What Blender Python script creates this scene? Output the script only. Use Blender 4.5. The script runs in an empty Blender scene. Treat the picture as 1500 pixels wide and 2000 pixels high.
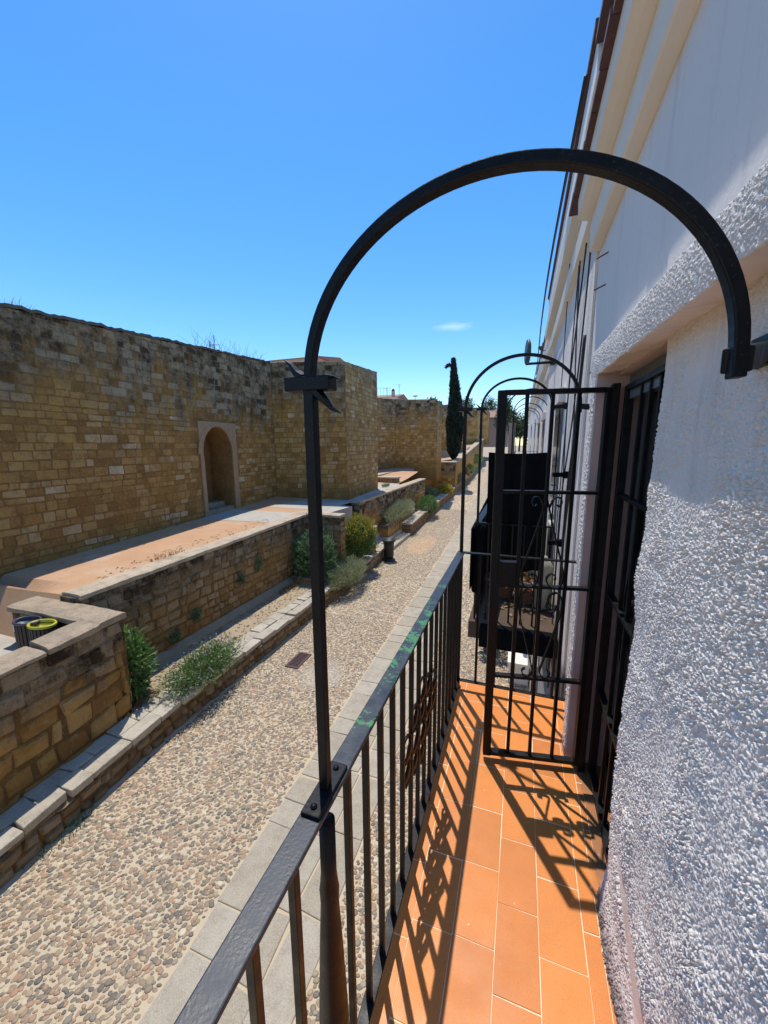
import bpy, math, random
import numpy as np
from mathutils import Vector, Matrix, noise
R = random.Random(7)
rng = np.random.default_rng(7)
sc = bpy.context.scene
col = sc.collection
rad = math.radians

# ------------------------------------------------------------------ camera, sky, sun, exposure
cam_d = bpy.data.cameras.new('camera'); cam = bpy.data.objects.new('camera', cam_d); col.objects.link(cam)
cam_d.sensor_fit = 'HORIZONTAL'; cam_d.sensor_width = 36.0; cam_d.lens = 18.0
cam_d.clip_start = 0.02; cam_d.clip_end = 3000
vpy = Vector((1020-750, 869-1000, 750)); dn = Vector((778-750, 5300-1000, 750)).normalized()
ay = (vpy - vpy.dot(dn)*dn).normalized(); az = -dn; ax = ay.cross(az)
if ax.x < 0: ax = -ax
# rows: world axes seen from the camera (x right, y down, z forward)
M = Matrix(((ax.x, -ax.y, -ax.z), (ay.x, -ay.y, -ay.z), (az.x, -az.y, -az.z)))
cam.matrix_world = Matrix.Translation((0, 0, 4.6)) @ M.to_4x4()
sc.camera = cam

SUN = Vector((-0.178, 0.29, 0.943)).normalized()
w = bpy.data.worlds.new('World'); sc.world = w; w.use_nodes = True
wn = w.node_tree.nodes; wl = w.node_tree.links
sky = wn.new('ShaderNodeTexSky'); sky.sky_type = 'NISHITA'; sky.sun_disc = False
sky.sun_elevation = math.asin(SUN.z); sky.sun_rotation = math.atan2(SUN.x, SUN.y)
sky.altitude = 100; sky.air_density = 1.0; sky.dust_density = 0.2; sky.ozone_density = 3.0
hs = wn.new('ShaderNodeHueSaturation'); hs.inputs['Saturation'].default_value = 1.32
wl.new(sky.outputs[0], hs.inputs['Color'])
# one faint wisp of cloud low over the lane
tc = wn.new('ShaderNodeTexCoord'); mp = wn.new('ShaderNodeMapping'); mp.vector_type = 'POINT'
CD = Vector((-0.165, 0.955, 0.270)).normalized()
dt = wn.new('ShaderNodeVectorMath'); dt.operation = 'SUBTRACT'; wl.new(tc.outputs['Generated'], dt.inputs[0]); dt.inputs[1].default_value = CD
sq = wn.new('ShaderNodeVectorMath'); sq.operation = 'MULTIPLY'; wl.new(dt.outputs[0], sq.inputs[0]); sq.inputs[1].default_value = (20, 20, 95)
ln = wn.new('ShaderNodeVectorMath'); ln.operation = 'LENGTH'; wl.new(sq.outputs[0], ln.inputs[0])
cn = wn.new('ShaderNodeTexNoise'); cn.inputs['Scale'].default_value = 1.6; cn.inputs['Detail'].default_value = 6; wl.new(sq.outputs[0], cn.inputs['Vector'])
ca = wn.new('ShaderNodeMath'); ca.operation = 'ADD'; wl.new(ln.outputs['Value'], ca.inputs[0]); wl.new(cn.outputs['Fac'], ca.inputs[1])
cm = wn.new('ShaderNodeMapRange'); cm.inputs['From Min'].default_value = .55; cm.inputs['From Max'].default_value = 1.5; cm.inputs['To Min'].default_value = .32; cm.inputs['To Max'].default_value = 0; wl.new(ca.outputs[0], cm.inputs['Value'])
mxc = wn.new('ShaderNodeMix'); mxc.data_type = 'RGBA'; wl.new(cm.outputs[0], mxc.inputs['Factor']); wl.new(hs.outputs[0], mxc.inputs[6]); mxc.inputs[7].default_value = (5.5, 6.0, 6.3, 1)
wl.new(mxc.outputs[2], wn['Background'].inputs[0]); wn['Background'].inputs[1].default_value = 0.125
sl = bpy.data.lights.new('sun', 'SUN'); sl.energy = 2.45; sl.angle = rad(0.5); sl.color = (1, .95, .87)
so = bpy.data.objects.new('sun', sl); col.objects.link(so)
so.rotation_euler = SUN.to_track_quat('Z', 'Y').to_euler(); so.location = (0, 0, 30)
sc.view_settings.view_transform = 'Standard'; sc.view_settings.look = 'None'
sc.view_settings.exposure = 0.78; sc.view_settings.gamma = 1

# ------------------------------------------------------------------ node helpers
class NT:
    def __init__(s, name):
        s.m = bpy.data.materials.new(name); s.m.use_nodes = True
        s.t = s.m.node_tree; s.b = s.t.nodes['Principled BSDF']; s.out = s.t.nodes['Material Output']
    def n(s, typ, ins=None, **props):
        nd = s.t.nodes.new('ShaderNode' + typ)
        for k, v in props.items(): setattr(nd, k, v)
        for k, v in (ins or {}).items(): s.set(nd.inputs[k], v)
        return nd
    def set(s, sock, v):
        if isinstance(v, bpy.types.NodeSocket): s.t.links.new(v, sock)
        elif isinstance(v, bpy.types.Node): s.t.links.new(v.outputs[0], sock)
        else:
            if sock.type == 'RGBA' and len(v) == 3: v = (*v, 1)
            sock.default_value = v
    def p(s, **kw):
        for k, v in kw.items(): s.set(s.b.inputs[k.replace('_', ' ')], v)
    def obj(s, scale=(1, 1, 1)):
        c = s.n('TexCoord').outputs['Object']
        return s.n('Mapping', {'Vector': c, 'Scale': scale}).outputs[0]
    def noise(s, vec, scale, detail=4, rough=.55, out='Fac'):
        return s.n('TexNoise', {'Vector': vec, 'Scale': scale, 'Detail': detail, 'Roughness': rough}).outputs[out]
    def ramp(s, fac, stops, interp='LINEAR'):
        nd = s.n('ValToRGB', {'Fac': fac}); cr = nd.color_ramp; cr.interpolation = interp
        while len(cr.elements) < len(stops): cr.elements.new(.5)
        for e, (p, c) in zip(cr.elements, stops):
            e.position = p
            e.color = (c, c, c, 1) if isinstance(c, (int, float)) else (*c, 1)
        return nd.outputs[0]
    def mix(s, f, a, b, mode='MIX'):
        nd = s.n('Mix', data_type='RGBA', blend_type=mode)
        s.set(nd.inputs['Factor'], f); s.set(nd.inputs[6], a); s.set(nd.inputs[7], b)
        return nd.outputs[2]
    def math(s, op, a, b=0.0, clamp=False):
        nd = s.n('Math', operation=op, use_clamp=clamp); s.set(nd.inputs[0], a); s.set(nd.inputs[1], b)
        return nd.outputs[0]
    def island(s): return s.n('NewGeometry').outputs['Random Per Island']
    def xyz(s, vec): return s.n('SeparateXYZ', {'Vector': vec}).outputs
    def bump(s, h, strength=.5, dist=.01):
        s.p(Normal=s.n('Bump', {'Height': h, 'Strength': strength, 'Distance': dist}).outputs[0])

def flat_mat(name, c, rough=.7, metal=0, nscale=30, nvar=.25, bump=.15):
    t = NT(name); v = t.obj(); f = t.noise(v, nscale)
    t.p(Base_Color=t.mix(f, tuple(x*(1-nvar) for x in c), tuple(min(1, x*(1+nvar)) for x in c)), Roughness=rough, Metallic=metal)
    if bump: t.bump(t.noise(v, nscale*4), bump, .004)
    return t.m

MAT = {}
# black wrought iron with dust and old green paint showing through
def iron(name, green=False):
    t = NT(name); v = t.obj()
    f = t.noise(v, 25, 6); f2 = t.noise(v, 220, 3)
    ca, cb2 = ((.016, .020, .026), (.042, .050, .062)) if green else (None, None)  # handrail base lightened to blue-grey: sky reflection painted into its colour
    c = t.mix(t.ramp(f, [(.4, 0), (.75, 1)]), ca, cb2) if green else t.mix(t.ramp(f, [(.4, 0), (.75, 1)]), (.002, .0025, .0035), (.007, .0085, .011))
    c = t.mix(t.math('MULTIPLY', t.ramp(f2, [(.62, 0), (.7, 1)]), .5), c, (.05, .055, .055))
    if green:
        x, y, z = t.xyz(t.n('TexCoord').outputs['Object'])[:3]
        band = t.n('MapRange', {'Value': t.math('ABSOLUTE', t.math('SUBTRACT', y, 0.10)), 'From Min': .70, 'From Max': .15, 'To Min': 0, 'To Max': 1}).outputs[0]
        up = t.n('SeparateXYZ', {'Vector': t.n('NewGeometry').outputs['Normal']}).outputs[2]
        chip = t.math('ADD', t.math('MULTIPLY', t.noise(v, 9, 2), .9), t.math('MULTIPLY', t.noise(v, 75, 5, .7), .75))
        g = t.math('MULTIPLY', t.ramp(t.math('ADD', t.math('SUBTRACT', chip, .55), t.math('MULTIPLY', band, .19)), [(.468, 0), (.498, 1)]), t.math('MULTIPLY', t.ramp(band, [(0, 0), (.1, 1)]), t.ramp(up, [(.5, 0), (.8, 1)])))
        g = t.ramp(g, [(.3, 0), (.6, 1)])
        c = t.mix(g, c, (.055, .20, .065))
    t.p(Base_Color=c, Roughness=t.ramp(f, [(.3, .36), (.8, .6)]), Metallic=0.0)
    t.b.inputs['Specular IOR Level'].default_value = .24
    if green: t.b.inputs['Specular IOR Level'].default_value = .5
    t.bump(t.noise(v, 160, 4), .25, .002)
    return t.m
MAT['iron'] = iron('black_iron'); MAT['rail'] = iron('black_iron_chipped', True)

# terracotta tile with random shade per tile
t = NT('terracotta_tile'); v = t.obj(); r = t.island()
c = t.ramp(r, [(0, (.50, .140, .018)), (.5, (.64, .19, .022)), (1, (.74, .235, .034))])
c = t.mix(t.math('MULTIPLY', t.noise(v, 14, 5, .6), .75), c, (.74, .26, .045))
c = t.mix(t.ramp(t.noise(v, 260, 3, .7), [(.36, 1), (.44, 0)]), c, (.45, .15, .035))
c = t.mix(t.math('MULTIPLY', t.ramp(t.noise(v, 40, 2, .5), [(.73, 0), (.76, 1)]), .7), c, (.75, .62, .45))
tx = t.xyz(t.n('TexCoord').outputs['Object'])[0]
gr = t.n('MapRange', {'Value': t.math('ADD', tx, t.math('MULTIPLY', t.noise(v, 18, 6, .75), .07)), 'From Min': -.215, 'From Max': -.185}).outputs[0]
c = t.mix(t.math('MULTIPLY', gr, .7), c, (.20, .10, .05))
c = t.mix(t.math('MULTIPLY', t.ramp(t.noise(v, 3.2, 6, .75), [(.5, 0), (.72, 1)]), .35), c, (.42, .15, .05))
t.p(Base_Color=c, Roughness=t.ramp(t.noise(v, 9), [(.3, .42), (.7, .6)])); t.bump(t.noise(v, 180, 4), .12, .002)
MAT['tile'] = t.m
MAT['grout'] = flat_mat('tile_grout', (.86, .70, .48), .9, nscale=40)

# white roughcast plaster
def plaster(name, rough_amp, c=(.90, .815, .735), dirt=True, sc_=95):
    t = NT(name); v = t.obj()
    big = t.noise(v, 1.7, 5)
    cc = t.mix(big, tuple(x*.9 for x in c), c)
    if dirt:
        vv = t.obj((1, 6, .5)); st = t.noise(vv, 1.6, 5, .65)
        cc = t.mix(t.math('MULTIPLY', t.ramp(st, [(.53, 0), (.75, 1)]), .5), cc, (.47, .39, .33))
        cc = t.mix(t.math('MULTIPLY', t.ramp(t.noise(v, 22, 6, .75), [(.6, 0), (.78, 1)]), .28), cc, (.28, .25, .24))
        x, y, z = t.xyz(t.n('TexCoord').outputs['Object'])[:3]
        low = t.math('MULTIPLY', t.n('MapRange', {'Value': t.math('ADD', z, t.math('MULTIPLY', t.noise(v, 6, 4), .25)), 'From Min': 3.25, 'From Max': 3.05}).outputs[0], .6)
        low = t.math('MULTIPLY', low, t.math('GREATER_THAN', z, 2.5))
        cc = t.mix(low, cc, (.62, .50, .50))
        mold = t.math('MULTIPLY', t.n('MapRange', {'Value': t.math('ADD', z, t.math('MULTIPLY', t.noise(v, 30, 5, .7), .16)), 'From Min': 3.06, 'From Max': 2.98}).outputs[0], t.math('GREATER_THAN', z, 2.5))
        cc = t.mix(t.math('MULTIPLY', mold, .85), cc, (.10, .085, .07))
    t.p(Base_Color=cc, Roughness=.95); t.b.inputs['Specular IOR Level'].default_value = .12
    if rough_amp:
        h = t.math('ADD', t.noise(v, sc_, 3, .55), t.math('MULTIPLY', t.noise(v, sc_*3, 2), .3))
        t.bump(h, rough_amp, .012)
    else:
        t.bump(t.noise(v, 330, 3, .7), .8, .0035)
    return t.m
MAT['plaster_geo'] = plaster('roughcast_plaster_near', 0)
MAT['plaster'] = plaster('roughcast_plaster', .75)
MAT['plaster_soft'] = plaster('smooth_plaster', .15, (.81, .745, .685), sc_=40)
MAT['plaster_pink'] = flat_mat('bare_pinkish_plaster', (.52, .40, .36), .9, nscale=5, nvar=.2)
MAT['plaster_cream'] = flat_mat('cream_plaster', (.76, .70, .60), .9, nscale=4, nvar=.08)  # on the cornices this cream is warm ground bounce put into the colour
MAT['plaster_far'] = flat_mat('white_wall_far', (.70, .69, .68), .9, nscale=1.5, nvar=.12)
MAT['roof_tile'] = flat_mat('dark_red_tile', (.085, .042, .042), .8, nscale=30, nvar=.5)
MAT['roof_clay'] = flat_mat('clay_roof', (.36, .20, .13), .85, nscale=9, nvar=.4)
MAT['dark_glass'] = flat_mat('dark_glass', (.012, .014, .018), .12, nscale=3, bump=0)
MAT['alu'] = flat_mat('grey_frame', (.13, .15, .16), .4, nscale=20, nvar=.1, bump=0)
MAT['black_sheet'] = flat_mat('black_sheet', (.005, .0055, .007), .9, nscale=9, nvar=.3); MAT['black_sheet'].node_tree.nodes['Principled BSDF'].inputs['Specular IOR Level'].default_value = .06
MAT['black_rubber'] = flat_mat('black_cable', (.015, .015, .017), .6, nscale=9, bump=0)
MAT['grey_pipe'] = flat_mat('grey_pipe', (.42, .42, .41), .6, nscale=9)

# old stone walls: random shade per stone, dark crust towards the top edge, ochre below
def crustmask(t, v, dark, streak, r=None):
    g = t.n('TexCoord').outputs['Generated']; gzz = t.xyz(g)[2]
    sv = t.obj((1, 1, .28)); st = t.noise(sv, 1.5, 7, .72)
    big = t.noise(v, .45, 3)
    m = t.math('ADD', gzz, t.math('MULTIPLY', t.math('SUBTRACT', st, .5), 1.2 if streak else .5))
    m = t.math('ADD', m, t.math('MULTIPLY', t.math('SUBTRACT', big, .5), .5))
    if r is not None: m = t.math('ADD', m, t.math('MULTIPLY', t.math('SUBTRACT', r, .5), .14))
    return t.ramp(m, [(dark-.14, 0), (dark+.14, 1)]), gzz, st
def stone(name, ochre=1.0, dark=.62, crust=(.034, .031, .028), base=None, streak=True, k=1.0, isl=True):
    t = NT(name); v = t.obj(); r = t.island() if isl else t.noise(v, 2.2, 5, .7)
    base = base or [(0, (.33, .17, .056)), (.25, (.49, .27, .082)), (.55, (.60, .355, .115)), (.85, (.66, .42, .16)), (.95, (.72, .52, .27)), (1, (.86, .70, .45))]
    c = t.ramp(r, base)
    c = t.mix(t.math('MULTIPLY', t.ramp(t.noise(v, .7, 5, .7), [(.35, 0), (.65, 1)]), .45), c, (.58, .30, .07) if ochre else (.58, .42, .23))
    c = t.mix(t.math('MULTIPLY', t.ramp(t.noise(v, 2.6, 7, .72), [(.47, 0), (.66, 1)]), .6), c, (.25, .13, .045))
    c = t.mix(t.math('MULTIPLY', t.ramp(t.noise(v, 10, 7, .78), [(.54, 0), (.70, 1)]), .55), c, (.70, .50, .26))
    c = t.mix(t.math('MULTIPLY', t.ramp(t.noise(v, 21, 5, .8), [(.57, 0), (.66, 1)]), .6), c, (.16, .09, .045))
    mask, gzz, st = crustmask(t, v, dark, streak, r)
    c2 = t.mix(t.ramp(t.math('ADD', t.math('MULTIPLY', t.noise(v, 4.5, 8, .82), .8), t.math('MULTIPLY', r, .22)), [(.42, 0), (.62, 1)]), crust, (.42, .335, .23))
    c = t.mix(t.math('MULTIPLY', mask, .88), c, c2)
    foot = t.ramp(t.math('ADD', gzz, t.math('MULTIPLY', st, .3)), [(.16, 1), (.34, 0)])
    c = t.mix(t.math('MULTIPLY', foot, .45), c, (.28, .135, .03))
    t.p(Base_Color=c, Roughness=.95); t.b.inputs['Specular IOR Level'].default_value = .15
    h = t.math('ADD', t.noise(v, 7, 9, .75), t.math('MULTIPLY', t.noise(v, 40, 4, .7), .35))
    t.bump(t.math('ADD', h, t.math('MULTIPLY', t.noise(v, 3.0, 3, .6), .6)), 1.0, .10)
    return t.m
MAT['stone'] = stone('old_ochre_stone', dark=.70)
MAT['stone_low'] = stone('old_rubble_stone', dark=.66, crust=(.022, .020, .018))
MAT['stone_lit'] = stone('sunlit_face_stone', ochre=0, dark=.92)  # lighter copy of the wall stone: sunlight on tower faces put into the colour
MAT['mortar'] = stone('wall_mortar', dark=.74, base=[(0, (.15, .083, .032)), (.5, (.30, .175, .066)), (1, (.48, .30, .12))], isl=False)
MAT['mortar_low'] = stone('low_wall_mortar', dark=.78, base=[(0, (.10, .058, .024)), (.5, (.18, .11, .045)), (1, (.30, .20, .10))], isl=False)
MAT['frame_stone'] = flat_mat('pale_frame_stone', (.38, .25, .14), .95, nscale=5, nvar=.22, bump=.5)
MAT['recess'] = flat_mat('brown_recess_brick', (.25, .135, .052), .95, nscale=4, nvar=.3, bump=.6)

def cap(name, a, b, d=(.12, .10, .08), grain=1):
    t = NT(name); v = t.obj(); r = t.island()
    c = t.mix(r, a, b)
    c = t.mix(t.math('MULTIPLY', t.ramp(t.noise(v, 5, 6, .7), [(.46, 0), (.66, 1)]), .62), c, d); c = t.mix(t.math('MULTIPLY', t.ramp(t.noise(v, 1.1, 6, .75), [(.5, 0), (.66, 1)]), .5), c, d); c = t.mix(t.math('MULTIPLY', t.ramp(t.noise(v, 38, 4, .8), [(.58, 0), (.66, 1)]), .35), c, tuple(x*.6 for x in d))
    c = t.mix(t.math('MULTIPLY', t.ramp(t.noise(v, 75, 4, .85), [(.44, 0), (.60, 1)]), .45*grain), c, tuple(x*1.35 for x in b)); c = t.mix(t.math('MULTIPLY', t.ramp(t.noise(v, 90, 3, .8), [(.55, 0), (.63, 1)]), .45*grain), c, d)
    t.p(Base_Color=c, Roughness=.92); t.bump(t.math('ADD', t.noise(v, 30, 6, .7), t.math('MULTIPLY', t.noise(v, 6, 3), .6)), .6, .015)
    return t.m
MAT['cap'] = cap('limestone_cap', (.38, .325, .24), (.50, .445, .35), (.20, .165, .12))
MAT['cope'] = cap('worn_render_coping', (.28, .21, .14), (.42, .325, .22), (.10, .08, .06))
MAT['cope_pale'] = cap('pale_coping', (.42, .33, .22), (.54, .43, .30), (.17, .135, .10))
MAT['granite'] = cap('granite_slab', (.34, .29, .21), (.43, .38, .30), (.24, .19, .13), 1.1)
t = NT('street_mortar'); v = t.obj()
c = t.mix(t.noise(v, 1.1, 5), (.52, .41, .27), (.70, .575, .40)); c = t.mix(t.math('MULTIPLY', t.noise(v, 90, 4, .8), .5), c, (.28, .21, .13))
t.p(Base_Color=c, Roughness=.95); t.bump(t.noise(v, 60, 6, .7), .5, .01); MAT['street'] = t.m
# far cobbles as pattern
t = NT('far_cobbles'); v = t.obj()
vo = t.n('TexVoronoi', {'Vector': v, 'Scale': 9.0, 'Randomness': .9}, feature='F1')
vc = vo.outputs['Color']
c = t.ramp(t.xyz(vc)[0], [(0, (.20, .15, .105)), (.5, (.29, .20, .14)), (1, (.36, .25, .17))])
c = t.mix(t.ramp(vo.outputs['Distance'], [(.42, 0), (.6, 1)]), c, (.58, .47, .32))
t.p(Base_Color=c, Roughness=.9); t.bump(vo.outputs['Distance'], -.5, .03); MAT['far_cobble'] = t.m
t = NT('river_pebble'); v = t.obj(); r = t.island()
c = t.ramp(r, [(0, (0.088, 0.079, 0.067)), (.2, (0.171, 0.138, 0.096)), (.42, (0.266, 0.192, 0.120)), (.58, (0.325, 0.204, 0.118)), (.7, (0.354, 0.198, 0.108)), (.8, (0.206, 0.174, 0.132)), (.93, (0.413, 0.300, 0.168)), (1, (0.590, 0.504, 0.360))])
x, y, z = t.xyz(t.n('TexCoord').outputs['Object'])[:3]
# dusty orange sand trodden over the stones by the steps, pale mortar wash by the drain
def spot(cx, cy, rx, ry, k):
    d = t.math('ADD', t.math('POWER', t.math('DIVIDE', t.math('SUBTRACT', x, cx), rx), 2), t.math('POWER', t.math('DIVIDE', t.math('SUBTRACT', y, cy), ry), 2))
    return t.ramp(t.math('ADD', d, t.math('MULTIPLY', t.noise(v, 2.2, 5), .8)), [(.6*k, 1), (1.3*k, 0)])
s1 = spot(-4.2, 17.0, .9, 2.6, 1); s2 = spot(-3.6, 6.3, .62, .75, 1)
c = t.mix(t.math('MULTIPLY', s1, .75), c, (.50, .28, .13)); c = t.mix(t.math('MULTIPLY', s2, .5), c, (.50, .46, .40))
c = t.mix(t.math('MULTIPLY', t.noise(v, 40, 5, .75), .16), c, (.42, .33, .23))
t.p(Base_Color=c, Roughness=.62); t.bump(t.noise(v, 70, 4), .2, .006); MAT['pebble'] = t.m
t = NT('orange_earth'); v = t.obj()
c = t.mix(t.noise(v, 1.3, 6, .7), (.44, .225, .11), (.59, .37, .215)); c = t.mix(t.math('MULTIPLY', t.ramp(t.noise(v, 35, 5, .8), [(.5, 0), (.7, 1)]), .55), c, (.60, .43, .27)); c = t.mix(t.math('MULTIPLY', t.ramp(t.noise(v, .8, 5, .7), [(.52, 0), (.68, 1)]), .55), c, (.56, .44, .32)); c = t.mix(t.math('MULTIPLY', t.ramp(t.noise(v, 60, 4, .8), [(.6, 0), (.68, 1)]), .4), c, (.24, .14, .07))
t.p(Base_Color=c, Roughness=1); t.bump(t.noise(v, 40, 6, .7), .4, .02); MAT['earth'] = t.m
t = NT('dry_bed_soil'); v = t.obj()
c = t.mix(t.noise(v, 2.1, 6, .7), (.34, .25, .15), (.50, .41, .28)); c = t.mix(t.math('MULTIPLY', t.ramp(t.noise(v, 25, 5, .8), [(.52, 0), (.68, 1)]), .6), c, (.24, .16, .08))
t.p(Base_Color=c, Roughness=1); t.bump(t.noise(v, 30, 7, .75), .7, .04); MAT['soil'] = t.m
t = NT('pale_concrete'); v = t.obj()
c = t.mix(t.noise(v, 1.7, 6, .7), (.40, .36, .30), (.52, .475, .40))
c = t.mix(t.math('MULTIPLY', t.ramp(t.noise(v, .9, 7, .75), [(.48, 0), (.68, 1)]), .55), c, (.30, .25, .19)); c = t.mix(t.math('MULTIPLY', t.ramp(t.noise(v, 25, 5, .8), [(.58, 0), (.66, 1)]), .4), c, (.22, .17, .12))
t.p(Base_Color=c, Roughness=.9); t.bump(t.noise(v, 40, 6, .7), .3, .01); MAT['concrete'] = t.m
MAT['paving_shade'] = flat_mat('terrace_paving', (.40, .33, .26), .95, nscale=3, nvar=.2, bump=.3)

def leaf(name, stops, rough=.55, trans=.25):
    t = NT(name); r = t.island(); c = t.ramp(r, stops)
    t.p(Base_Color=c, Roughness=rough)
    tr = t.n('BsdfTranslucent', {'Color': c}); mx = t.n('MixShader', {0: trans, 1: t.b.outputs[0], 2: tr.outputs[0]})
    t.t.links.new(mx.outputs[0], t.out.inputs[0]); return t.m
MAT['leaf_olive'] = leaf('oleander_leaf', [(0, (0.069, 0.127, 0.049)), (.5, (0.127, 0.215, 0.088)), (1, (0.254, 0.351, 0.176))])
MAT['leaf_green'] = leaf('fresh_leaf', [(0, (0.070, 0.150, 0.035)), (.6, (0.131, 0.246, 0.061)), (1, (0.264, 0.369, 0.124))])
MAT['leaf_grey'] = leaf('lavender_leaf', [(0, (0.181, 0.217, 0.100)), (.5, (0.307, 0.344, 0.181)), (.9, (0.453, 0.453, 0.254)), (1, (0.544, 0.490, 0.362))])
MAT['leaf_yellow'] = leaf('yellow_tip', [(0, (0.244, 0.244, 0.041)), (.5, (0.423, 0.357, 0.049)), (1, (0.585, 0.455, 0.081))])
MAT['leaf_dark'] = leaf('cypress_leaf', [(0, (.007, .018, .012)), (.6, (.014, .032, .020)), (1, (.035, .06, .032))], .7, .1)
MAT['leaf_tree'] = leaf('tree_leaf', [(0, (0.030, 0.068, 0.022)), (.6, (0.068, 0.120, 0.045)), (1, (0.135, 0.195, 0.075))])
MAT['leaf_dry'] = leaf('dry_leaf', [(0, (.16, .085, .035)), (.5, (.30, .17, .07)), (1, (.42, .27, .13))])
MAT['flower'] = leaf('pale_flower', [(0, (.38, .30, .36)), (1, (.60, .52, .55))])
MAT['bark'] = flat_mat('bark', (.10, .07, .05), .95, nscale=20, nvar=.4, bump=.6)
MAT['bin_iron'] = flat_mat('bin_black', (.018, .020, .022), .5, nscale=20)
MAT['bin_wood'] = flat_mat('bin_brown', (.055, .038, .032), .6, nscale=30, nvar=.3)
MAT['yellow'] = flat_mat('yellow_plastic', (.50, .46, .03), .45, nscale=20, nvar=.1, bump=0)
MAT['violet'] = flat_mat('dark_violet_plastic', (.075, .055, .075), .45, nscale=20, nvar=.1, bump=0)
MAT['label_white'] = flat_mat('white_sticker', (.75, .75, .75), .6, nscale=20, nvar=.05, bump=0)
MAT['rust'] = flat_mat('rusty_grate', (.10, .055, .05), .8, nscale=40, nvar=.4)
MAT['pot'] = flat_mat('clay_pot', (.16, .075, .04), .85, nscale=14, nvar=.25)
MAT['bottle'] = flat_mat('pale_green_enamel', (.36, .38, .30), .45, nscale=9, nvar=.15)
MAT['pier'] = flat_mat('pink_brown_brick', (.34, .24, .20), .9, nscale=2, nvar=.25)
MAT['mirror_back'] = flat_mat('green_grey_back', (.045, .075, .065), .5, nscale=10)

# ------------------------------------------------------------------ mesh helpers
class MB:
    def __init__(s): s.v = []; s.f = []
    def add(s, vs, fs):
        o = len(s.v); s.v.extend([tuple(p) for p in vs]); s.f.extend([tuple(o+i for i in f) for f in fs])
    def box(s, a, b):
        x0, y0, z0 = a; x1, y1, z1 = b
        s.add([(x0, y0, z0), (x1, y0, z0), (x1, y1, z0), (x0, y1, z0), (x0, y0, z1), (x1, y0, z1), (x1, y1, z1), (x0, y1, z1)],
              [(0, 3, 2, 1), (4, 5, 6, 7), (0, 1, 5, 4), (1, 2, 6, 5), (2, 3, 7, 6), (3, 0, 4, 7)])
    def hexa(s, p):  # 4 bottom + 4 top points
        s.add(p, [(0, 3, 2, 1), (4, 5, 6, 7), (0, 1, 5, 4), (1, 2, 6, 5), (2, 3, 7, 6), (3, 0, 4, 7)])
    def sweep(s, path, prof, ref, scale=None, closed=False):
        P = [Vector(p) for p in path]; n = len(P); k = len(prof); vs = []
        for i in range(n):
            t_ = (P[(i+1) % n] - P[i-1]) if closed else (P[min(i+1, n-1)] - P[max(i-1, 0)])
            t_.normalize(); a = Vector(ref); a = (a - a.dot(t_)*t_)
            if a.length < 1e-5: a = t_.orthogonal()
            a.normalize(); b = t_.cross(a); q = scale[i] if scale else 1
            for (u, w_) in prof: vs.append(P[i] + a*u*q + b*w_*q)
        fs = []
        for i in range(n if closed else n-1):
            for j in range(k):
                j2 = (j+1) % k; i2 = (i+1) % n
                fs.append((i*k+j, i*k+j2, i2*k+j2, i2*k+j))
        if not closed: fs.append(tuple(range(k-1, -1, -1))); fs.append(tuple((n-1)*k+j for j in range(k)))
        s.add(vs, fs)
    def bar(s, p0, p1, wa, wb, ref=(0, 1, 0)):
        s.sweep([p0, p1], [(-wa/2, -wb/2), (wa/2, -wb/2), (wa/2, wb/2), (-wa/2, wb/2)], ref)
    def tube(s, path, r, n=8, ref=(0, 0, 1), scale=None, closed=False):
        s.sweep(path, [(r*math.cos(2*math.pi*i/n), r*math.sin(2*math.pi*i/n)) for i in range(n)], ref, scale, closed)
    def lathe(s, prof, c, n=20):
        vs = []; fs = []; m = len(prof)
        for (r, z) in prof:
            for i in range(n):
                a = 2*math.pi*i/n; vs.append((c[0]+r*math.cos(a), c[1]+r*math.sin(a), c[2]+z))
        for j in range(m-1):
            for i in range(n): fs.append((j*n+i, j*n+(i+1) % n, (j+1)*n+(i+1) % n, (j+1)*n+i))
        fs.append(tuple(range(n-1, -1, -1))); fs.append(tuple((m-1)*n+i for i in range(n)))
        s.add(vs, fs)
    def poly(s, pts, org, u, vv, n, depth):
        org = Vector(org); u = Vector(u); vv = Vector(vv); n = Vector(n); k = len(pts)
        f = [org + u*a + vv*b for a, b in pts]; g = [p + n*depth for p in f]
        s.add(f+g, [tuple(range(k-1, -1, -1)), tuple(range(k, 2*k))] + [(i, (i+1) % k, k+(i+1) % k, k+i) for i in range(k)])
    def build(s, name, m, parent=None, smooth=False, bevel=0):
        me = bpy.data.meshes.new(name)
        vs = s.v
        if parent is not None:
            L = world_loc(parent); vs = [(x-L[0], y-L[1], z-L[2]) for x, y, z in s.v]
        me.from_pydata(vs, [], s.f); me.update()
        if smooth: me.polygons.foreach_set('use_smooth', [True]*len(me.polygons))
        me.materials.append(MAT[m] if isinstance(m, str) else m)
        o = bpy.data.objects.new(name, me); col.objects.link(o)
        if parent is not None: o.parent = parent
        if bevel:
            b = o.modifiers.new('bevel', 'BEVEL'); b.width = bevel; b.segments = 2; b.limit_method = 'ANGLE'
        return o
def world_loc(o):
    L = Vector(o.location); p = o.parent
    while p is not None: L = L + p.location; p = p.parent
    return L
def tag(o, label=None, cat=None, group=None, kind=None):
    if label: o['label'] = label
    if cat: o['category'] = cat
    if group: o['group'] = group
    if kind: o['kind'] = kind
    return o
def empty(name, loc, label, cat, group=None):
    o = bpy.data.objects.new(name, None); col.objects.link(o); o.location = loc; o.empty_display_size = .1
    return tag(o, label, cat, group)
def box_obj(name, a, b, m, parent=None, bevel=0):
    q = MB(); q.box(a, b); return q.build(name, m, parent, bevel=bevel)
def setting(name, mb, m): return tag(mb.build(name, m), kind='structure')
def nz(p, s=1.0): return noise.noise(Vector(p)*s)

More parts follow.
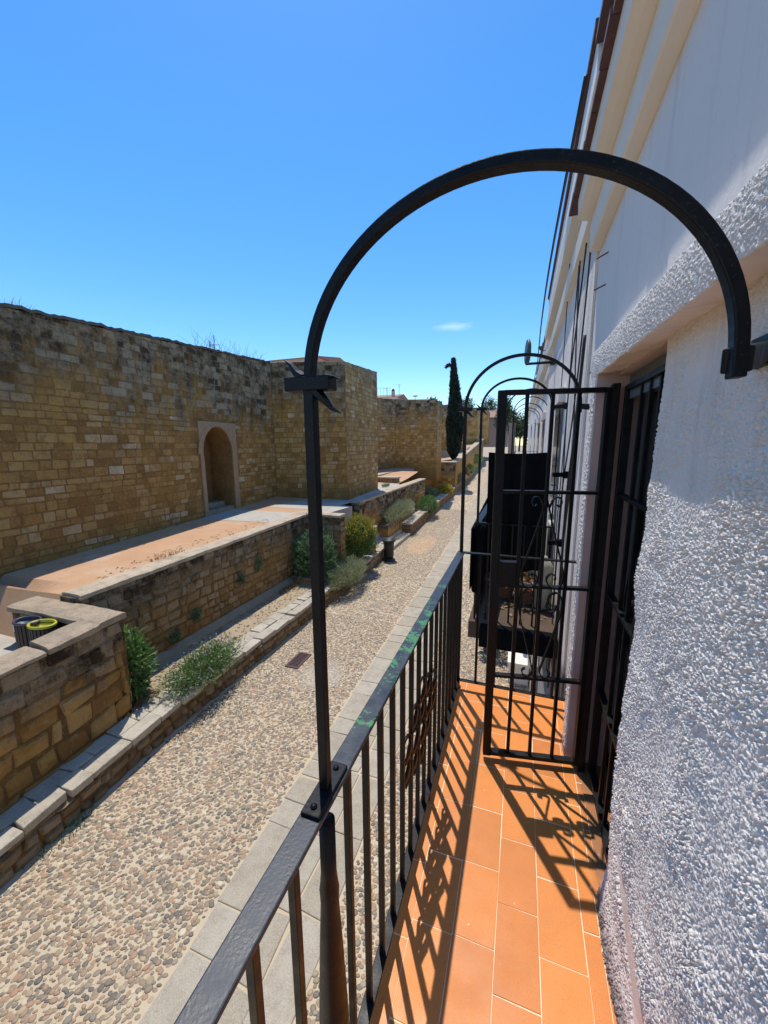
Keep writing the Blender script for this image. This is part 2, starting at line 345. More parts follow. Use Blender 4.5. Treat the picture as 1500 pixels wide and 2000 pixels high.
# a face of individually laid stones standing 1-3 cm proud of its bed of mortar
def stones(mb, org, u, n, W, top, ch=(.22, .34), sw=(.25, .55), gap=.012, proud=.03, jit=.012, skip=None, bot=None, edge=.014):
    org = Vector(org); u = Vector(u).normalized(); n = Vector(n).normalized(); v = Vector((0, 0, 1))
    topf = top if callable(top) else (lambda s_: top)
    z = 0.0; hmax = max(topf(0), topf(W))
    while z < hmax:
        h = R.uniform(*ch); s_ = -R.uniform(0, sw[0])
        while s_ < W:
            wd = R.uniform(*sw); a = max(0, s_); b = min(W, s_+wd); s_ += wd
            if b-a < .05: continue
            hh = min(h, topf((a+b)/2)-z)
            if hh < .05: continue
            if skip and skip((a+b)/2, z+hh/2, (b-a)/2, hh/2): continue
            g = gap
            cs = [(a+g+R.uniform(-jit, jit), z+g+R.uniform(-jit, jit)), (b-g+R.uniform(-jit, jit), z+g+R.uniform(-jit, jit)),
                  (b-g+R.uniform(-jit, jit), z+hh-g+R.uniform(-jit, jit)), (a+g+R.uniform(-jit, jit), z+hh-g+R.uniform(-jit, jit))]
            pr = proud*R.uniform(.35, 1.15); se = R.uniform(0, 99); vs = []; fs = []
            ew, eh = min(.3, edge/(b-a)), min(.3, edge/hh); PX = [0, ew, .34, .66, 1-ew, 1]; PY = [0, eh, .5, 1-eh, 1]; nx = 5; nv = 4
            tilt = R.uniform(-.3, .3); tilt2 = R.uniform(-.3, .3)
            for j in range(nv+1):
                for i in range(nx+1):
                    p = PX[i]; q = PY[j]
                    x = (cs[0][0]*(1-p)+cs[1][0]*p)*(1-q)+(cs[3][0]*(1-p)+cs[2][0]*p)*q
                    y = (cs[0][1]*(1-p)+cs[1][1]*p)*(1-q)+(cs[3][1]*(1-p)+cs[2][1]*p)*q
                    e = max(abs(2*p-1), abs(2*q-1)); cr = min(abs(2*p-1), abs(2*q-1))
                    if e > .99:
                        d = -.01; k = .028*cr**6*min(b-a, hh)
                        x += (.5-p)*2*k; y += (.5-q)*2*k
                    else:
                        d = pr*(.75+.6*nz((x*5, y*5, se))+tilt*(p-.5)+tilt2*(q-.5))*(1 if .1 < p < .9 and .1 < q < .9 else .6)
                        x += .012*nz((x*9, y*9, se+3)); y += .012*nz((x*9, y*9, se+7))
                    vs.append(org + u*x + v*y + n*d)
            for j in range(nv):
                for i in range(nx):
                    fs.append((j*(nx+1)+i, j*(nx+1)+i+1, (j+1)*(nx+1)+i+1, (j+1)*(nx+1)+i))
            if u.cross(v).dot(n) < 0: fs = [f[::-1] for f in fs]
            mb.add(vs, fs)
        z += h

# foliage: many small leaves over the volume of an uneven clump
def leaves(mb, c, rx, ry, rz, n, L, W_, up=.3, seed=0, shell=.55, lump=.35):
    c = Vector(c); rr = random.Random(seed)
    for _ in range(n):
        d = Vector((rr.gauss(0, 1), rr.gauss(0, 1), rr.gauss(0, 1))).normalized()
        k = 1+lump*nz(d*2.2+Vector((seed, 0, 0)))+.5*lump*nz(d*6+Vector((0, seed, 0)))
        q = (shell+(1-shell)*rr.random()**.6)*k
        p = c+Vector((d.x*rx*q, d.y*ry*q, d.z*rz*q))
        if p.z < c.z-rz*.85: continue
        ax_ = (d*.7+Vector((rr.gauss(0, .5), rr.gauss(0, .5), rr.gauss(0, .4)+up))).normalized()
        sd = ax_.cross(Vector((rr.gauss(0, 1), rr.gauss(0, 1), rr.gauss(0, 1)))).normalized()
        l = L*rr.uniform(.6, 1.3); w_ = W_*rr.uniform(.7, 1.2); nn = ax_.cross(sd)*l*.12
        mb.add([p, p+ax_*l*.5+sd*w_*.5+nn, p+ax_*l, p+ax_*l*.5-sd*w_*.5+nn], [(0, 1, 2, 3)])
def blades(mb, c, rx, ry, n, h, w_, spread=.5, seed=0):
    rr = random.Random(seed); c = Vector(c)
    for _ in range(n):
        a = rr.uniform(0, 6.283); q = rr.random()**.5
        p = c+Vector((math.cos(a)*rx*q, math.sin(a)*ry*q, 0))
        d = Vector((math.cos(a)*q*spread+rr.gauss(0, .2), math.sin(a)*q*spread+rr.gauss(0, .2), 1)).normalized()
        sd = d.cross(Vector((rr.gauss(0, 1), rr.gauss(0, 1), .1))).normalized()*w_
        l = h*rr.uniform(.5, 1.15)*(1-.35*q*q); bend = Vector((d.x, d.y, -.3))*l*.2
        mb.add([p-sd, p+sd, p+d*l*.6+sd*.7, p+d*l*.6-sd*.7], [(0, 1, 2, 3)])
        mb.add([p+d*l*.6-sd*.7, p+d*l*.6+sd*.7, p+d*l+bend*.5], [(0, 1, 2)])
def plant(name, loc, label, cat='bush', group=None): return empty(name, loc, label, cat, group)

F = 2.9            # balcony floor
WX = .385          # plane of the house front
def gz(y): return 0 if y < 18 else .03*(y-18)

MAT['stone_pl'] = stone('planter_rubble_stone', ochre=0, dark=1.3, base=[(0, (.20, .13, .075)), (.4, (.30, .21, .12)), (.7, (.37, .27, .16)), (1, (.46, .36, .24))])
MAT['wall_top'] = flat_mat('lichened_wall_top', (.10, .085, .07), 1, nscale=3, nvar=.5, bump=.8)
MAT['stone_ret'] = stone('retaining_stone', dark=.80, crust=(.040, .036, .030), base=[(0, (.26, .17, .085)), (.4, (.36, .25, .13)), (.7, (.42, .31, .17)), (1, (.52, .40, .24))], streak=True)
# ------------------------------------------------------------------ ground and street
q = MB()
q.add([(-900, -900, -.25), (900, -900, -.25), (900, 1500, -.25), (-900, 1500, -.25)], [(0, 1, 2, 3)])
setting('ground', q, 'soil')
q = MB(); ys = [-4, 2, 6, 12, 18, 26]
def sx(y): return -.02*y
vs = []; fs = []
for y in ys: vs += [(-5.3+sx(y)*.4, y, gz(y)), (.6, y, gz(y))]
for i in range(len(ys)-1): fs.append((2*i, 2*i+1, 2*i+3, 2*i+2))
q.add(vs, fs); setting('street', q, 'street')
q = MB(); vs = []; fs = []; ys = [26, 34, 45, 60, 85]
for y in ys: vs += [(-5.3+sx(y)*.4-(.05*(y-34) if y > 34 else 0), y, gz(y)), (.9, y, gz(y))]
for i in range(len(ys)-1): fs.append((2*i, 2*i+1, 2*i+3, 2*i+2))
q.add(vs, fs); setting('far_street', q, 'far_cobble')

# river pebbles set in the mortar (countless)
q_v = []; q_f = []
def pebbles(y0, y1, sp, x0f, x1f, lat):
    rows = int((y1-y0)/sp/.87)
    nseg = 8
    for r_ in range(rows):
        y = y0+(r_+.5)*sp*.87
        xa, xb = x0f(y), x1f(y); k = int((xb-xa)/sp)
        for i in range(k):
            x = xa+(i+.5+(.5 if r_ % 2 else 0))*sp+R.uniform(-.32, .32)*sp; yy = y+R.uniform(-.32, .32)*sp
            if x < xa+.02 or x > xb-.02: continue
            if -4.50 < x < -4.16 and 6.28 < yy < 6.9: continue
            if R.random() < .015: continue
            a = sp*R.choice((R.uniform(.32, .48), R.uniform(.48, .62), R.uniform(.55, .76))); b = a*R.uniform(.6, .92)
            th = R.gauss(.55, .55); h = R.uniform(.005, .012); z0 = gz(yy)-.003
            c_, s_ = math.cos(th), math.sin(th); o = len(q_v); e1 = R.uniform(.8, 1.2); e2 = R.uniform(-.2, .2)
            for (kr, kz) in lat:
                for j in range(nseg):
                    an = 2*math.pi*j/nseg+.3
                    ca, sa = math.cos(an), math.sin(an)
                    sq = 1/(abs(ca)**2.6+abs(sa)**2.6)**(1/2.6)
                    px = a*kr*ca*sq*(1+e2*sa); py = b*kr*sa*sq*e1
                    q_v.append((x+px*c_-py*s_, yy+px*s_+py*c_, z0+h*kz))
            m = len(lat)
            for l in range(m-1):
                for j in range(nseg): q_f.append((o+l*nseg+j, o+l*nseg+(j+1) % nseg, o+(l+1)*nseg+(j+1) % nseg, o+(l+1)*nseg+j))
            q_f.append(tuple(o+(m-1)*nseg+j for j in range(nseg)))
near_lat = [(.92, 0), (1, .35), (.86, .78), (.5, 1)]
pebbles(1.0, 9, .047, lambda y: -5.08+.075*max(0, 4-y), lambda y: -2.66+sx(y), near_lat)
pebbles(1.2, 9, .047, lambda y: -1.46+sx(y), lambda y: .35, near_lat)
pebbles(9, 26, .06, lambda y: -5.15, lambda y: -2.66+sx(y), [(1, .2), (.8, .85)])
pebbles(9, 22, .06, lambda y: -1.46+sx(y), lambda y: .5, [(1, .2), (.8, .85)])
q = MB(); q.v = q_v; q.f = q_f
tag(q.build('pebbles', 'pebble', smooth=True), 'rounded river pebbles set in pale mortar along the lane', 'pebbles', kind='stuff')

# granite strip of worn slabs in two rows
q = MB()
for row, (xa, xb) in enumerate(((-2.66, -2.17), (-2.165, -1.86), (-1.855, -1.46))):
    y = .5+.3*row
    while y < 60:
        l = R.choice((R.uniform(.3, .5), R.uniform(.5, .95))); g = .009; z = gz(y)+.014+R.uniform(-.004, .004); z2 = gz(y+l)+.014+R.uniform(-.004, .004)
        a = xa+sx(y); b = xb+sx(y); j = lambda: R.uniform(-.02, .02)
        p = [(a+g+j(), y+g+j()), (b-g+j(), y+g+j()), (b-g+j(), y+l-g+j()), (a+g+j(), y+l-g+j())]
        zz = [z, z, z2, z2]
        q.hexa([(p[i][0], p[i][1], zz[i]-.2) for i in range(4)]+[(p[i][0], p[i][1], zz[i]) for i in range(4)])
        y += l
o = setting('granite_path', q, 'granite'); b = o.modifiers.new('b', 'BEVEL'); b.width = .01; b.segments = 2

# terrace behind the retaining walls: climbs gently and tilts towards the moat by the tower
TY = [3.9, 7, 10.6, 12.5, 14.5, 20, 24, 28, 33, 45, 60, 85]
TL = [2.14, 2.21, 2.30, 2.35, 2.38, 2.40, 2.6, 2.9, 3.1, 3.5, 4.6, 6.5]
TR = [2.20, 2.28, 2.35, 2.30, 2.23, 2.24, 2.5, 2.9, 3.1, 3.5, 4.6, 6.5]
def txl(y): return -9.45-.065*(y-4.3)
def tz(x, y):
    f_ = min(1, max(0, (x-txl(y))/(-6.8-txl(y)))); a = float(np.interp(y, TY, TL)); b = float(np.interp(y, TY, TR)); g = min(1, max(0, (-7.15-x)/1.5)); g = g*g*(3-2*g); k = min(1, max(0, (4.35-y)/.8)); return a+(b-a)*f_-.60*g*k*k*(3-2*k)
q = MB(); vs = []; fs = []; NXT = 14
yy = [3.9+.4*i for i in range(8)]+[7.1+.8*i for i in range(32)]+[33.4, 38, 45, 60, 85]
for y in yy:
    xe = -6.8 if y < 27 else (-7.4 if y < 33.5 else -5.5-.03*(y-33)); xl_ = txl(y)
    vs += [(-30, y, tz(-30, y))]+[(xl_+(xe-xl_)*i/NXT, y, tz(xl_+(xe-xl_)*i/NXT, y)) for i in range(NXT+1)]
m = NXT+2
for i in range(len(yy)-1):
    for k in range(m-1): fs.append((i*m+k, i*m+k+1, (i+1)*m+k+1, (i+1)*m+k))
n0 = len(vs); vs += [(-30, 3.5, 1.5), (-7.5, 3.5, 1.5)]
fs += [(n0, n0+1, m-1, 0)]
q.add(vs, fs); setting('terrace_earth', q, 'earth')
q = MB(); q.box((-14, -4, 1.3), (-5.92, 3.58, 1.506)); setting('lower_paving', q, 'concrete')
def drape(q, x0f, x1f, y0, y1, nx=10, ny=24, dz=.006):
    vs = []; fs = []
    for j in range(ny+1):
        y = y0+(y1-y0)*j/ny; a, b = x0f(y), x1f(y)
        for i in range(nx+1): x = a+(b-a)*i/nx; vs.append((x, y, tz(x, y)+dz))
    for j in range(ny):
        for i in range(nx): fs.append((j*(nx+1)+i, j*(nx+1)+i+1, (j+1)*(nx+1)+i+1, (j+1)*(nx+1)+i))
    q.add(vs, fs)
q = MB(); drape(q, lambda y: txl(y)+.1, lambda y: -6.98, 9.5, 11.2)
drape(q, lambda y: -8.9+.13*(y-12), lambda y: -6.62, 12.0, 21.5)
q.hexa([(-6.85, 11.301, 1.2), (-6.12, 11.301, 1.2), (-6.12, 13.49, 1.2), (-6.85, 13.49, 1.2), (-6.85, 11.301, 2.34), (-6.12, 11.301, 2.33), (-6.12, 13.49, 2.26), (-6.85, 13.49, 2.28)])
setting('terrace_paving', q, 'concrete')
q = MB(); vs = []; fs = []
q.box((-6.62, 3.8, -.2), (-5.45, 15, .4)); q.hexa([(-5.7, -4, -.2), (-4.9, -4, -.2), (-5.4, 3.9, -.2), (-5.7, 3.9, -.2), (-5.7, -4, .4), (-4.9, -4, .4), (-5.4, 3.9, .4), (-5.7, 3.9, .4)]); setting('planting_bed', q, 'soil')

# ------------------------------------------------------------------ low planter walls by the lane
def planter(name, y0, y1, ztop, label, xf=-5.12, wd=.5):
    t_ = empty(name, (xf, y0, 0), label, 'low wall')
    zt = ztop
    q = MB(); L = y1-y0
    cuts = [y0]+([4.0] if y0 < 4 < y1 else [])+[y1]
    for ya, yb in zip(cuts[:-1], cuts[1:]):
        q.hexa([(xf-wd, ya, gz(ya)-.2), (xf-.04, ya, gz(ya)-.2), (xf-.04, yb, gz(yb)-.2), (xf-wd, yb, gz(yb)-.2),
                (xf-wd, ya, zt(ya)-.1), (xf-.04, ya, zt(ya)-.1), (xf-.04, yb, zt(yb)-.1), (xf-wd, yb, zt(yb)-.1)])
    q.build('core', 'mortar_low', t_)
    q = MB()
    stones(q, (xf-.03, y0, gz(y0)-.02), (0, 1, .0), (1, 0, 0), L, lambda s_: zt(y0+s_)-gz(y0)-.08, (.08, .16), (.11, .30), .012, .05, .024, edge=.022)
    stones(q, (xf-wd, y1, 0), (1, 0, 0), (0, 1, 0), wd, zt(y1)-.1, (.1, .2), (.15, .3), .012, .03, .015)
    stones(q, (xf-wd, y0, 0), (1, 0, 0), (0, -1, 0), wd, zt(y0)-.1, (.1, .2), (.15, .3), .012, .03, .015)
    q.build('rubble_face', 'stone_pl', t_)
    q = MB()
    for (a, b, lo, hi) in ((xf-wd*.50, xf+.02, .20, .60), (xf-wd-.03, xf-wd*.50, .16, .46)):
        y = y0
        while y < y1-.1:
            l = min(R.uniform(lo, hi), y1-y); g = .008; j = lambda: R.uniform(-.022, .022); dz = R.uniform(-.022, .012)
            xs = b+R.uniform(-.025, .02)
            p = [(a+g, y+g+j()), (xs-g, y+g+j()), (xs-g+j(), y+l-g+j()), (a+g+j(), y+l-g+j())]
            q.hexa([(u_, v_, zt(v_)-.10) for u_, v_ in p]+[(u_, v_, zt(v_)+dz+R.uniform(-.011, .011)) for u_, v_ in p])
            y += l
    q.build('cap_stones', 'cap', t_, bevel=.012)
    return t_
PL = planter('planter_wall', .2, 15.0, lambda y: .45, 'long low rubble wall with pale slab caps beside the cobbled lane, ending at the litter bin')
planter('planter_wall', 18.6, 46, lambda y: .62+gz(y), 'far low rubble wall with pale caps beyond the garden steps', -5.15, .5)

# ------------------------------------------------------------------ retaining walls
def wall_thing(name, label, loc): return empty(name, loc, label, 'stone wall')
# foreground block
t_ = wall_thing('stone_wall', 'dark stained rubble wall in the left foreground with worn coping, enclosing the bin corner', (-5.8, 0, .4))
q = MB(); q.box((-6.0, -4, .0), (-5.62, 3.449, 2.037)); q.box((-7.6, 3.45, .9), (-5.62, 3.82, 2.04)); q.build('core', 'mortar_low', t_)
q = MB()
stones(q, (-5.62, -1.2, .3), (0, 1, 0), (1, 0, 0), 5.0, 1.74, (.15, .33), (.17, .50), .010, .042, .04, edge=.03)
stones(q, (-5.62, 3.82, .3), (-1, 0, 0), (0, 1, 0), 1.0, 1.74, (.17, .32), (.2, .45), .012, .04, .025)
stones(q, (-7.55, 3.45, 1.5), (1, 0, 0), (0, -1, 0), 1.5, .52, (.14, .22), (.2, .4), .01, .03, .02)
stones(q, (-6.0, 3.45, 1.5), (0, -1, 0), (-1, 0, 0), 4, .52, (.14, .22), (.2, .4), .01, .03, .02)
stones(q, (-7.6, 3.45, 1.5), (0, 1, 0), (-1, 0, 0), .37, .52, (.14, .22), (.2, .4), .01, .03, .02)
q.build('stone_face', 'stone_low', t_)
def coping(pts, z0, z1, name='coping', m='cope', parent=None, sub=.12, amp=.018, rise=0):
    # strip between two polylines with a worn, wavering edge
    q = MB(); (a0, b0), (a1, b1) = pts
    a0, b0, a1, b1 = map(Vector, (a0, b0, a1, b1)); L = max((a1-a0).length, (b1-b0).length); k = max(2, int(L/sub)); vs = []; fs = []
    for i in range(k+1):
        f_ = i/k; za, zb = z0+rise*f_, z1+rise*f_; a = a0.lerp(a1, f_); b = b0.lerp(b1, f_); dr = (b-a).normalized()
        a = a-dr*amp*(1+1.3*nz((a.x*3, a.y*3, 1))+.6*nz((a.x*11, a.y*11, 1))); b = b+dr*amp*(1+1.3*nz((b.x*3, b.y*3, 5))+.8*nz((b.x*11, b.y*11, 5)))
        w_ = .012*nz((a.x*2, a.y*2, 9)); mid = (a+b)/2
        vs += [(a.x, a.y, za), (a.x, a.y, zb-.02+w_), ((a.x*3+mid.x)/4, (a.y*3+mid.y)/4, zb+w_), ((b.x*3+mid.x)/4, (b.y*3+mid.y)/4, zb+w_*.5), (b.x, b.y, zb-.02+w_), (b.x, b.y, za)]
    for i in range(k):
        for j in range(5): fs.append((i*6+j, i*6+j+1, (i+1)*6+j+1, (i+1)*6+j))
    fs += [(0, 5, 4, 3, 2, 1), tuple(k*6+j for j in range(6))]
    q.add(vs, fs); return q.build(name, m, parent)
coping([((-6.0, -4, 0), (-5.58, -4, 0)), ((-6.0, 2.75, 0), (-5.58, 2.75, 0))], 2.03, 2.09, parent=t_)
coping([((-6.0, 2.82, 0), (-5.58, 2.78, 0)), ((-6.0, 3.43, 0), (-5.58, 3.44, 0))], 2.03, 2.12, parent=t_, amp=.022)
coping([((-7.62, 3.43, 0), (-7.62, 3.86, 0)), ((-5.57, 3.445, 0), (-5.57, 3.86, 0))], 2.035, 2.125, parent=t_); FG = t_
# long retaining wall and its return
t_ = wall_thing('stone_wall', 'long ochre retaining wall with pale coping holding up the orange earth terrace', (-6.8, 7, .4))
q = MB(); q.box((-7.0, 3.83, .0), (-6.64, 10.949, 2.2)); q.box((-7.0, 10.95, 0), (-5.40, 11.3, 2.32)); q.build('core', 'mortar_low', t_)
q = MB()
stones(q, (-6.64, 3.85, .35), (0, 1, 0), (1, 0, 0), 7.1, lambda s_: 1.83+.02*s_, (.12, .25), (.14, .40), .010, .035, .028, edge=.022)
stones(q, (-6.64, 10.95, .35), (1, 0, 0), (0, -1, 0), 1.24, 1.9, (.14, .26), (.2, .42), .01, .035, .02)
stones(q, (-5.40, 10.95, .35), (0, 1, 0), (1, 0, 0), .35, 1.9, (.14, .26), (.2, .42), .01, .03, .02)
q.build('stone_face', 'stone_ret', t_)
coping([((-7.02, 3.88, 0), (-6.6, 3.88, 0)), ((-7.02, 11.3, 0), (-6.6, 10.9, 0))], 2.16, 2.25, m='cope_pale', parent=t_, rise=.14)
coping([((-6.59, 10.92, 0), (-6.75, 11.33, 0)), ((-5.36, 10.92, 0), (-5.36, 11.33, 0))], 2.31, 2.395, m='cope_pale', parent=t_)
# footing ledge at its base
q = MB(); q.hexa([(-6.64, 4.4, .3), (-6.45, 4.4, .3), (-6.45, 10.9, .3), (-6.64, 10.9, .3), (-6.64, 4.4, .52), (-6.47, 4.4, .46), (-6.47, 10.9, .46), (-6.64, 10.9, .55)]); q.build('footing', 'soil', t_)
q = MB(); q.box((-6.5, 9.75, .3), (-5.45, 9.95, .62)); tag(q.build('low_kerb', 'stone_low'), 'small dark stone kerb crossing the bed in front of the oleander', 'kerb')
# second retaining wall
t_ = wall_thing('stone_wall', 'dark streaked retaining wall behind the clipped grey hedge, beyond the steps', (-6.4, 20, .4))
q = MB(); q.box((-6.62, 14.5, 0), (-6.24, 26, 2.22)); q.build('core', 'mortar_low', t_)
q = MB()
stones(q, (-6.24, 14.5, .35), (0, 1, 0), (1, 0, 0), 11.5, 1.87, (.15, .3), (.2, .5), .01, .03, .02)
stones(q, (-6.62, 14.5, .35), (1, 0, 0), (0, -1, 0), .38, 1.87, (.15, .3), (.2, .4), .01, .03, .02)
stones(q, (-6.62, 26, .35), (1, 0, 0), (0, 1, 0), .38, 1.87, (.15, .3), (.2, .4), .01, .03, .02)
q.build('stone_face', 'stone_low', t_)
coping([((-6.66, 14.46, 0), (-6.2, 14.46, 0)), ((-6.66, 26, 0), (-6.2, 26, 0))], 2.22, 2.31, m='cope_pale', parent=t_)
# low wall block at the yellow bush
t_ = wall_thing('stone_wall', 'short stepped stone wall beside the yellow bush at the garden steps', (-5.6, 13.9, 0))
q = MB(); q.box((-6.1, 13.5, 0), (-5.3, 13.9, 1.38)); q.build('core', 'stone_low', t_)
q = MB(); stones(q, (-6.1, 13.5, 0), (1, 0, 0), (0, -1, 0), .8, 1.38, (.15, .3), (.2, .4)); stones(q, (-5.3, 13.5, 0), (0, 1, 0), (1, 0, 0), .4, 1.38, (.15, .3), (.2, .4)); q.build('stone_face', 'stone_low', t_)
q = MB(); q.box((-6.15, 13.45, 1.38), (-5.24, 13.95, 1.46)); q.build('cap', 'cap', t_, bevel=.02)
# garden steps
t_ = empty('garden_steps', (-5.6, 16.8, 0), 'pale stone steps leading off the lane between the two planter walls', 'steps')
for i, (xa, xb, z) in enumerate(((-5.75, -5.15, .16), (-6.25, -5.6, .34), (-6.75, -6.1, .52))):
    q = MB(); q.hexa([(xa, 15.2, -.2+z-.16), (xb, 15.2, -.2+z-.16), (xb, 18.5, -.2+z-.16), (xa, 18.5, -.2+z-.16), (xa, 15.2, z), (xb, 15.2, z), (xb, 18.5, z), (xa, 18.5, z)]); q.build('step', 'cap', t_, bevel=.02)
q = MB(); q.box((-6.22, 18.4, .0), (-5.65, 18.58, .95)); t_ = wall_thing('stone_wall', 'low stone pier at the head of the far planter wall, under the hedge', (-6, 18.5, 0)); q.build('core', 'stone_low', t_)
q = MB(); q.box((-6.25, 18.35, .95), (-5.62, 18.62, 1.02)); q.build('cap', 'cap', t_, bevel=.02)
# hedge trough
t_ = wall_thing('stone_wall', 'dark low trough wall under the clipped grey hedge', (-6.0, 20, 0))
q = MB(); q.box((-6.2, 16.6, .3), (-5.72, 21.5, .9)); q.build('core', 'stone_low', t_)
# farther walls of the moat
t_ = wall_thing('stone_wall', 'stained moat wall facing the lane below the second tower, with pale top', (-6.5, 33, 0))
q = MB(); q.box((-7.7, 33, 0), (-5.25, 33.4, 3.06)); q.build('core', 'stone_low', t_)
q = MB(); stones(q, (-7.7, 33, .3), (1, 0, 0), (0, -1, 0), 2.45, 2.76, (.2, .35), (.3, .6)); q.build('stone_face', 'stone_low', t_)
q = MB(); q.box((-7.75, 32.95, 3.06), (-5.2, 33.45, 3.14)); q.build('coping', 'cope_pale', t_)
t_ = wall_thing('stone_wall', 'slanting moat wall with sunlit coping in front of the second tower', (-8, 28, 2))
q = MB(); q.hexa([(-9.3, 24, 1.0), (-8.9, 24, 1.0), (-7.3, 33, 1.0), (-7.7, 33, 1.0), (-9.3, 24, 2.55), (-8.9, 24, 2.55), (-7.3, 33, 3.06), (-7.7, 33, 3.06)]); q.build('core', 'stone_low', t_)
q = MB(); q.hexa([(-9.4, 24, 2.55), (-8.85, 24, 2.55), (-7.25, 33, 3.06), (-7.75, 33, 3.06), (-9.4, 24, 2.65), (-8.85, 24, 2.65), (-7.25, 33, 3.15), (-7.75, 33, 3.15)]); q.build('coping', 'cope_pale', t_)
t_ = wall_thing('stone_wall', 'small low wall block on the paving right of the big tower', (-8, 22, 2.4))
q = MB(); q.box((-8.6, 21.8, 2.2), (-6.95, 22.4, 2.62)); q.build('core', 'stone_low', t_)
q = MB(); q.box((-8.65, 21.75, 2.62), (-6.9, 22.45, 2.7)); q.build('coping', 'cope_pale', t_)
t_ = wall_thing('stone_wall', 'distant moat wall with pale rising top running on past the cypress', (-5.6, 45, 0))
q = MB(); vs = []
q.hexa([(-5.6, 33.4, 0), (-5.25, 33.4, 0), (-6.4, 70, 0), (-6.9, 70, 0), (-5.6, 33.4, 3.0), (-5.25, 33.4, 3.0), (-6.4, 70, 5.4), (-6.9, 70, 5.4)]); q.build('core', 'stone_low', t_)
q = MB(); q.hexa([(-5.75, 33.46, 3.0), (-5.2, 33.46, 3.0), (-6.35, 70, 5.4), (-7.1, 70, 5.4), (-5.75, 33.46, 3.14), (-5.2, 33.46, 3.14), (-6.35, 70, 5.56), (-7.1, 70, 5.56)]); q.build('coping', 'cope_pale', t_)
q = MB(); q.box((-8.5, 40, 3.2), (-6.2, 40.5, 4.0)); tag(q.build('low_parapet', 'cope_pale'), 'small pale parapet on the terrace by the cypress foot', 'parapet')

def splay(root):
    for o in root.children:
        L = world_loc(o)
        for v_ in o.data.vertices:
            y = v_.co.y+L.y
            if y < 4: v_.co.x += .075*(4-y)
# ------------------------------------------------------------------ city wall
splay(FG); splay(PL)
t_ = empty('city_wall', (-9.5, 6, 2.2), 'tall ochre city wall with dark weathered top and an arched doorway', 'city wall')
P0 = Vector((-9.034, -2.1, 0)); U = Vector((-1.066, 16.4, 0)); WL = U.length; U = U/WL; N = Vector((U.y, -U.x, 0))
topz = lambda s_: 6.78+.079*s_*U.y
def sat(y): return (y-P0.y)/U.y
sa0, sa1 = sat(9.98), sat(11.42); sf0, sf1 = sat(9.83), sat(11.68); ZB = 1.3; ZD = 2.34; zsp = 4.35
arc = [(( sa0+sa1)/2+(sa1-sa0)/2*1.03*math.cos(a), zsp+.9*math.sin(a)) for a in np.linspace(math.pi*1.0, 0, 15)]
q = MB()
pts = [(0, ZB), (sa0, ZB)]+[(sa0, zsp-.2)]+arc+[(sa1, zsp-.2), (sa1, ZB), (WL, ZB), (WL, topz(WL)-.1), (0, topz(0)-.1)]
q.poly(pts, P0, U, (0, 0, 1), -N, 1.1); q.build('core', 'mortar', t_)
q = MB(); q.poly([(sa0-.2, ZB), (sa1+.2, ZB), (sa1+.2, 5.6), (sa0-.2, 5.6)], P0-N*.95, U, (0, 0, 1), -N, .3); q.build('door_recess', 'recess', t_)
q = MB()
def sk(s_, z_, hs_, hh_):
    z_ += ZB
    return s_+hs_*.6 > sf0 and s_-hs_*.6 < sf1 and z_-hh_*.6 < 5.40
stones(q, P0+Vector((0, 0, ZB)), U, N, WL, lambda s_: topz(s_)-ZB-.08, (.13, .25), (.15, .44), .005, .018, .014, sk, edge=.016)
q.build('stone_face', 'stone', t_)
q = MB(); fr = [(sf0, ZB), (sa0, ZB), (sa0, zsp-.2)]+arc+[(sa1, zsp-.2), (sa1, ZB), (sf1, ZB), (sf1, 5.40), (sf0, 5.40)]
q.poly(fr, P0+N*.045, U, (0, 0, 1), -N, .04); fo = q.build('door_frame', 'frame_stone', t_)
q = MB()
for k in range(13):   # voussoir joints read as raised wedges
    a0, a1 = math.pi*k/13+.012, math.pi*(k+1)/13-.012
    c0, cz, r0, r1 = (sa0+sa1)/2, zsp, .82, 1.0
    q.poly([(c0+r0*math.cos(a0), cz+.92*math.sin(a0)*r0/.82), (c0+r1*math.cos(a0)*.98, cz+1.0*math.sin(a0)), (c0+r1*math.cos(a1)*.98, cz+1.0*math.sin(a1)), (c0+r0*math.cos(a1), cz+.92*math.sin(a1)*r0/.82)], P0+N*.046, U, (0, 0, 1), N, .012)
q.build('voussoirs', 'frame_stone', fo)
for i in range(2):
    q = MB(); q.poly([(sa0+.01, 2.0), (sa1-.01, 2.0), (sa1-.01, 2.44+.16*i), (sa0+.01, 2.44+.16*i)], P0-N*(.05+.4*i), U, (0, 0, 1), -N, .42); q.build('step', 'cope', t_)
q = MB(); k = 190; vs = []; fs = []
for i in range(k+1):
    s_ = WL*i/k; p = P0+U*s_; z = topz(s_)+.035*nz((s_*1.3, 0, 0))+.05*nz((s_*6, 3, 0))
    a = p+N*.03; b = p-N*1.1
    vs += [(a.x, a.y, z-.09), (a.x+.03*nz((s_*9, 1, 1)), a.y, z-.02), (b.x, b.y, z+.03), (b.x, b.y, z-.16)]
for i in range(k):
    for j in range(3): fs.append((i*4+j, i*4+j+1, (i+1)*4+j+1, (i+1)*4+j))
fs += [(0, 3, 2, 1), tuple(k*4+j for j in range(4))]
q.add(vs, fs); q.build('wall_top', 'wall_top', t_)

